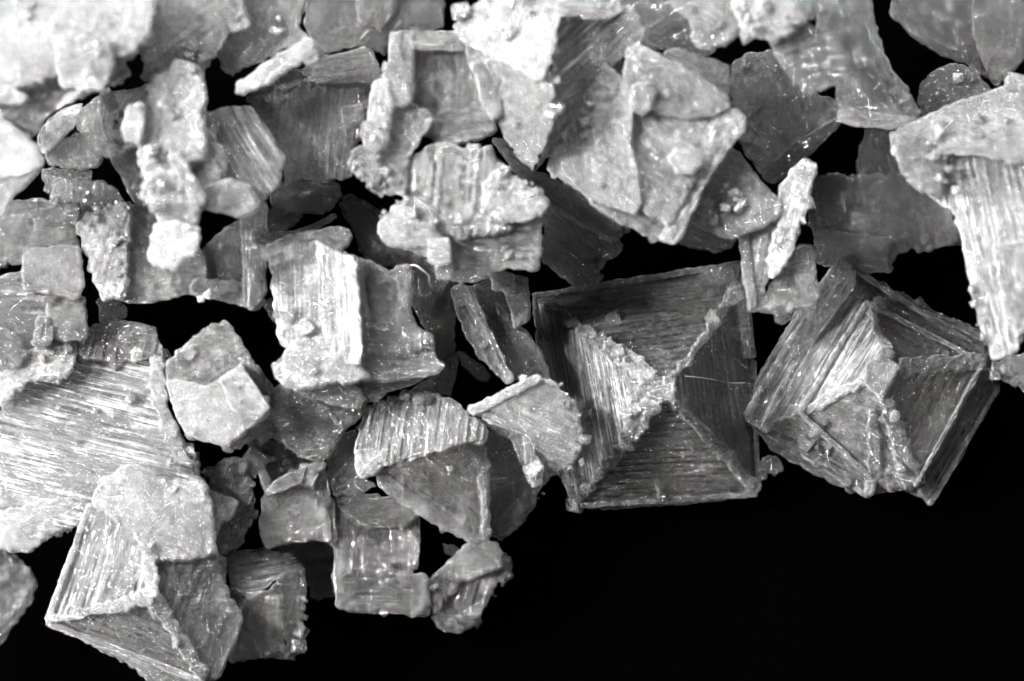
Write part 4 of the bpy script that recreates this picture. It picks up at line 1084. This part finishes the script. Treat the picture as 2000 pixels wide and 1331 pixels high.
flake('salt_flake', 'long dim slanting flake lying under the central bright group, pointing to lower right', 'salt flake', 130, [
    plate('962,272 985,275 1010,310 1045,335 1090,355 1150,385 1210,430 1215,460 1195,470 1120,430 1050,380 1030,365 1000,330', 'upper_edge', dz=24, th=40, ang=-35, S=2.5, L=2.5, milk=.36, st=.6, jag=2),
    plate('1050,350 1120,395 1195,430 1216,490 1195,505 1168,525 1160,560 1130,562 1095,540 1060,512 1066,420', 'lined_face', th=44, ang=-42, S=4, L=3, milk=.26, st=.8, per=14, jag=3)],
    grain=[ridge('1200,500,4 1165,530,4 1150,562,4', size=11, count=22, milk=.2, spread=6)])

flake('salt_flake', 'dim lens-shaped sliver peeping out below the milky fan-shaped flake', 'salt flake', 80, [
    plate('1325,428 1350,430 1420,468 1440,462 1428,485 1400,493 1345,482 1318,470', th=34, ang=-15, S=2.5, L=2.5, milk=.13, st=.6, jag=1.8, rnd=12)])

flake('salt_flake', 'narrow upright flake with a dazzling streak and serrated top, above the gap between the pyramids', 'salt flake', 300, [
    plate('1443,460,0 1490,440,10 1522,405,20 1524,372,20 1560,325,30 1562,400,30 1540,460,30 1505,530,20 1480,606,0 1464,606,0 1455,550,0', 'streaked_face', th=30, ang=80, S=5, L=3, milk=.40, st=.8, per=12, jag=2, tilt=(.1, 0)),
    plate('1522,375 1548,330 1568,314 1592,318 1590,345 1578,392 1562,448 1545,500 1510,545 1500,510 1520,440', 'dazzling_streak', dz=34, th=34, ang=74, S=4, L=4, milk=.7, st=.5, per=8, jag=3, tilt=(.2, 0)),
    plate('1520,540 1560,480 1588,480 1592,520 1602,570 1588,608 1535,610 1480,608 1490,580', 'lower_face', dz=4, th=34, ang=60, S=3, L=4, milk=.19, st=.4, jag=2.5),
    plate('1446,465 1460,460 1470,540 1478,600 1464,606 1455,560', 'edge', dz=10, th=34, ang=86, S=2, L=1.5, milk=.3, st=.5, jag=1.5),
    plate('1512,608 1538,605 1545,622 1528,634 1515,628', 'bubble', dz=-20, th=26, S=1, L=4, milk=.13, st=.1, jag=2, rnd=12)],
    grain=[ridge('1588,322,40 1588,350,40 1572,410,40 1562,450,38', size=11, count=30, milk=.6, spread=3),
           ridge('1490,600,10 1580,600,10', size=10, count=16, milk=.3, spread=5)])

flake('salt_flake', 'dim broad flake with a knobbly lower edge, left of the great right-hand flake', 'salt flake', 100, [
    plate('1590,345 1620,338 1665,342 1700,345 1745,340 1800,368 1850,405 1872,445 1862,478 1830,485 1805,490 1775,485 1748,502 1742,530 1705,522 1690,530 1650,515 1612,520 1590,512 1600,470 1575,440 1580,400', 'broad_face', th=44, ang=-10, S=3, L=5, milk=.22, st=.3, jag=4),
    plate('1596,345 1650,341 1660,385 1650,430 1600,440', 'upright_plate', dz=18, th=36, ang=88, S=2, L=1.5, milk=.15, st=.6, jag=1.5),
    plate('1595,450 1690,462 1745,470 1742,530 1690,530 1650,515 1612,520 1592,512', 'lower_lobe', dz=16, th=40, ang=0, S=1.5, L=5, milk=.17, st=.1, jag=3, rnd=14)],
    grain=[ridge('1800,480,8 1860,470,8 1868,440,8', size=12, count=26, milk=.18, spread=7)])

flake('salt_flake', 'barely visible dark flake in the black gap beneath the serrated grey corner', 'salt flake', 40, [
    plate('1690,255 1740,250 1755,290 1775,335 1800,370 1740,345 1690,350 1672,330', th=30, ang=-60, S=2, L=4, milk=.06, st=.2, jag=3)])

flake('salt_flake', 'dim lined flake in the top right corner', 'salt flake', 150, [
    plate('1738,25 1755,-30 2040,-30 2040,90 1990,125 1945,168 1905,130 1850,112 1800,85', 'lined_face', th=50, ang=-40, S=5, L=3, milk=.19, st=.8, per=17, jag=2.5),
    plate('1905,-30 2040,-30 2040,90 1990,125 1945,168 1920,120 1900,60', 'paler_face', dz=24, th=40, ang=65, S=3, L=3, milk=.24, st=.5, jag=2.5)],
    grain=[ridge('1745,30,5 1800,80,5', size=10, count=12, milk=.25, spread=4)])

flake('salt_crystal', 'small grey cone-shaped crystal with one bright glint, near the right edge above the great flake', 'salt crystal', 200, [
    plate('1793,196 1800,165 1822,142 1855,126 1882,128 1905,145 1945,185 1930,210 1880,235 1810,245', th=60, ang=-35, S=3, L=3, milk=.27, st=.5, per=18, jag=1.5, rnd=22)],
    grain=[ridge('1866,148,14 1868,152,14', size=9, count=4, milk=.95, spread=2),  # highlight made of a few near-white grains
           ridge('1830,190,10 1840,205,10', size=7, count=14, milk=.6, spread=7)])

flake('salt_flake', 'great bright flake at the right edge, its long grooves running down to a point', 'salt flake', 320, [
    plate('1738,262,0 1800,232,0 1870,200,0 1940,178,0 2040,140,0 2040,300,60 1990,320,60 1900,300,40 1820,300,20 1760,330,0', 'upper_face', dz=10, th=50, ang=20, S=2.5, L=3, milk=.46, st=.15, jag=2, tilt=(0, .1)),
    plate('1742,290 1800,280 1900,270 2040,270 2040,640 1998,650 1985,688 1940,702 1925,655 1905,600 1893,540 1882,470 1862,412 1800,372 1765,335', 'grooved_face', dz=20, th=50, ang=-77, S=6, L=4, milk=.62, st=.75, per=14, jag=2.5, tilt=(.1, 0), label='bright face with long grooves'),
    plate('1742,270 1790,265 1830,285 1850,330 1840,385 1795,372 1762,335', 'clear_knobbly_corner', dz=34, th=50, ang=-60, S=2, L=6, cell=13, milk=.32, st=.15, jag=2.5, rnd=12),
    plate('1940,480 2040,470 2040,640 1998,650 1985,660 1960,600', 'pale_plate', dz=44, th=50, ang=-80, S=2, L=3, milk=.56, st=.3, jag=2.5)],
    grain=[ridge('1800,290,44 1860,330,46 1880,400,44', size=9, count=50, milk=.6, spread=16),
           ridge('1890,500,28 1905,600,28 1930,690,28', size=9, count=34, ang=-77, milk=.55, spread=4),
           ridge('1900,250,34 1980,260,40', size=12, count=20, milk=.6, spread=14)])

flake('salt_flake', 'dark ragged flake tip under the point of the great right-hand flake', 'salt flake', 120, [
    plate('1938,708 1985,695 2040,690 2040,790 1998,765 1975,748 1955,738 1942,728', th=40, ang=-30, S=3, L=6, milk=.13, st=.3, jag=4)],
    grain=[ridge('1945,725,4 1998,765,4', size=11, count=16, milk=.15, spread=5)])


# ------------------------------------------------------------------ loose fibres and dust
def fibre(name, label, pts, r):
    pts = [wpt(p[0], p[1], p[2]) for p in pts]
    P0 = np.array(pts)
    n = 8 * (len(P0) - 1)
    tt = np.linspace(0, len(P0) - 1, n)
    # Catmull-Rom through the points
    Pp = np.vstack([2 * P0[0] - P0[1], P0, 2 * P0[-1] - P0[-2]])
    C = []
    for t in tt:
        i = min(int(t), len(P0) - 2); f = t - i
        a, b, c, d = Pp[i:i + 4]
        C.append(0.5 * ((2 * b) + (c - a) * f + (2 * a - 5 * b + 4 * c - d) * f * f + (3 * b - a - 3 * c + d) * f ** 3))
    C = np.array(C)
    T = np.gradient(C, axis=0); T /= np.linalg.norm(T, axis=1)[:, None] + 1e-9
    A = np.cross(T, [0, 0, 1.0]); A /= np.linalg.norm(A, axis=1)[:, None] + 1e-9
    B = np.cross(T, A)
    v = []; f = []
    for i in range(n):
        for k in range(6):
            w = k * math.pi / 3
            v.append(C[i] + r * (math.cos(w) * A[i] + math.sin(w) * B[i]))
    for i in range(n - 1):
        for k in range(6):
            f.append((i * 6 + k, i * 6 + (k + 1) % 6, (i + 1) * 6 + (k + 1) % 6, (i + 1) * 6 + k))
    f.append(tuple(range(5, -1, -1))); f.append(tuple((n - 1) * 6 + k for k in range(6)))
    me = bpy.data.meshes.new(name)
    me.from_pydata([tuple(q) for q in v], [], f)
    me.materials.append(FIBRE)
    me.update()
    o = link_mesh(name, me)
    o['label'] = label
    o['category'] = 'fibre'
    return o


fibre('fibre', 'thin curved pale hair hooked over the arched grey flake', [(795, 519, 275), (812, 519, 290), (828, 530, 285), (838, 540, 270), (838, 552, 250), (843, 560, 235)], 0.0007)
fibre('fibre', 'thin straight pale hair across the dark right face of the large clear pyramid', [(1338, 735, 215), (1370, 738, 175), (1400, 743, 120), (1425, 748, 90), (1455, 748, 80)], 0.0005)
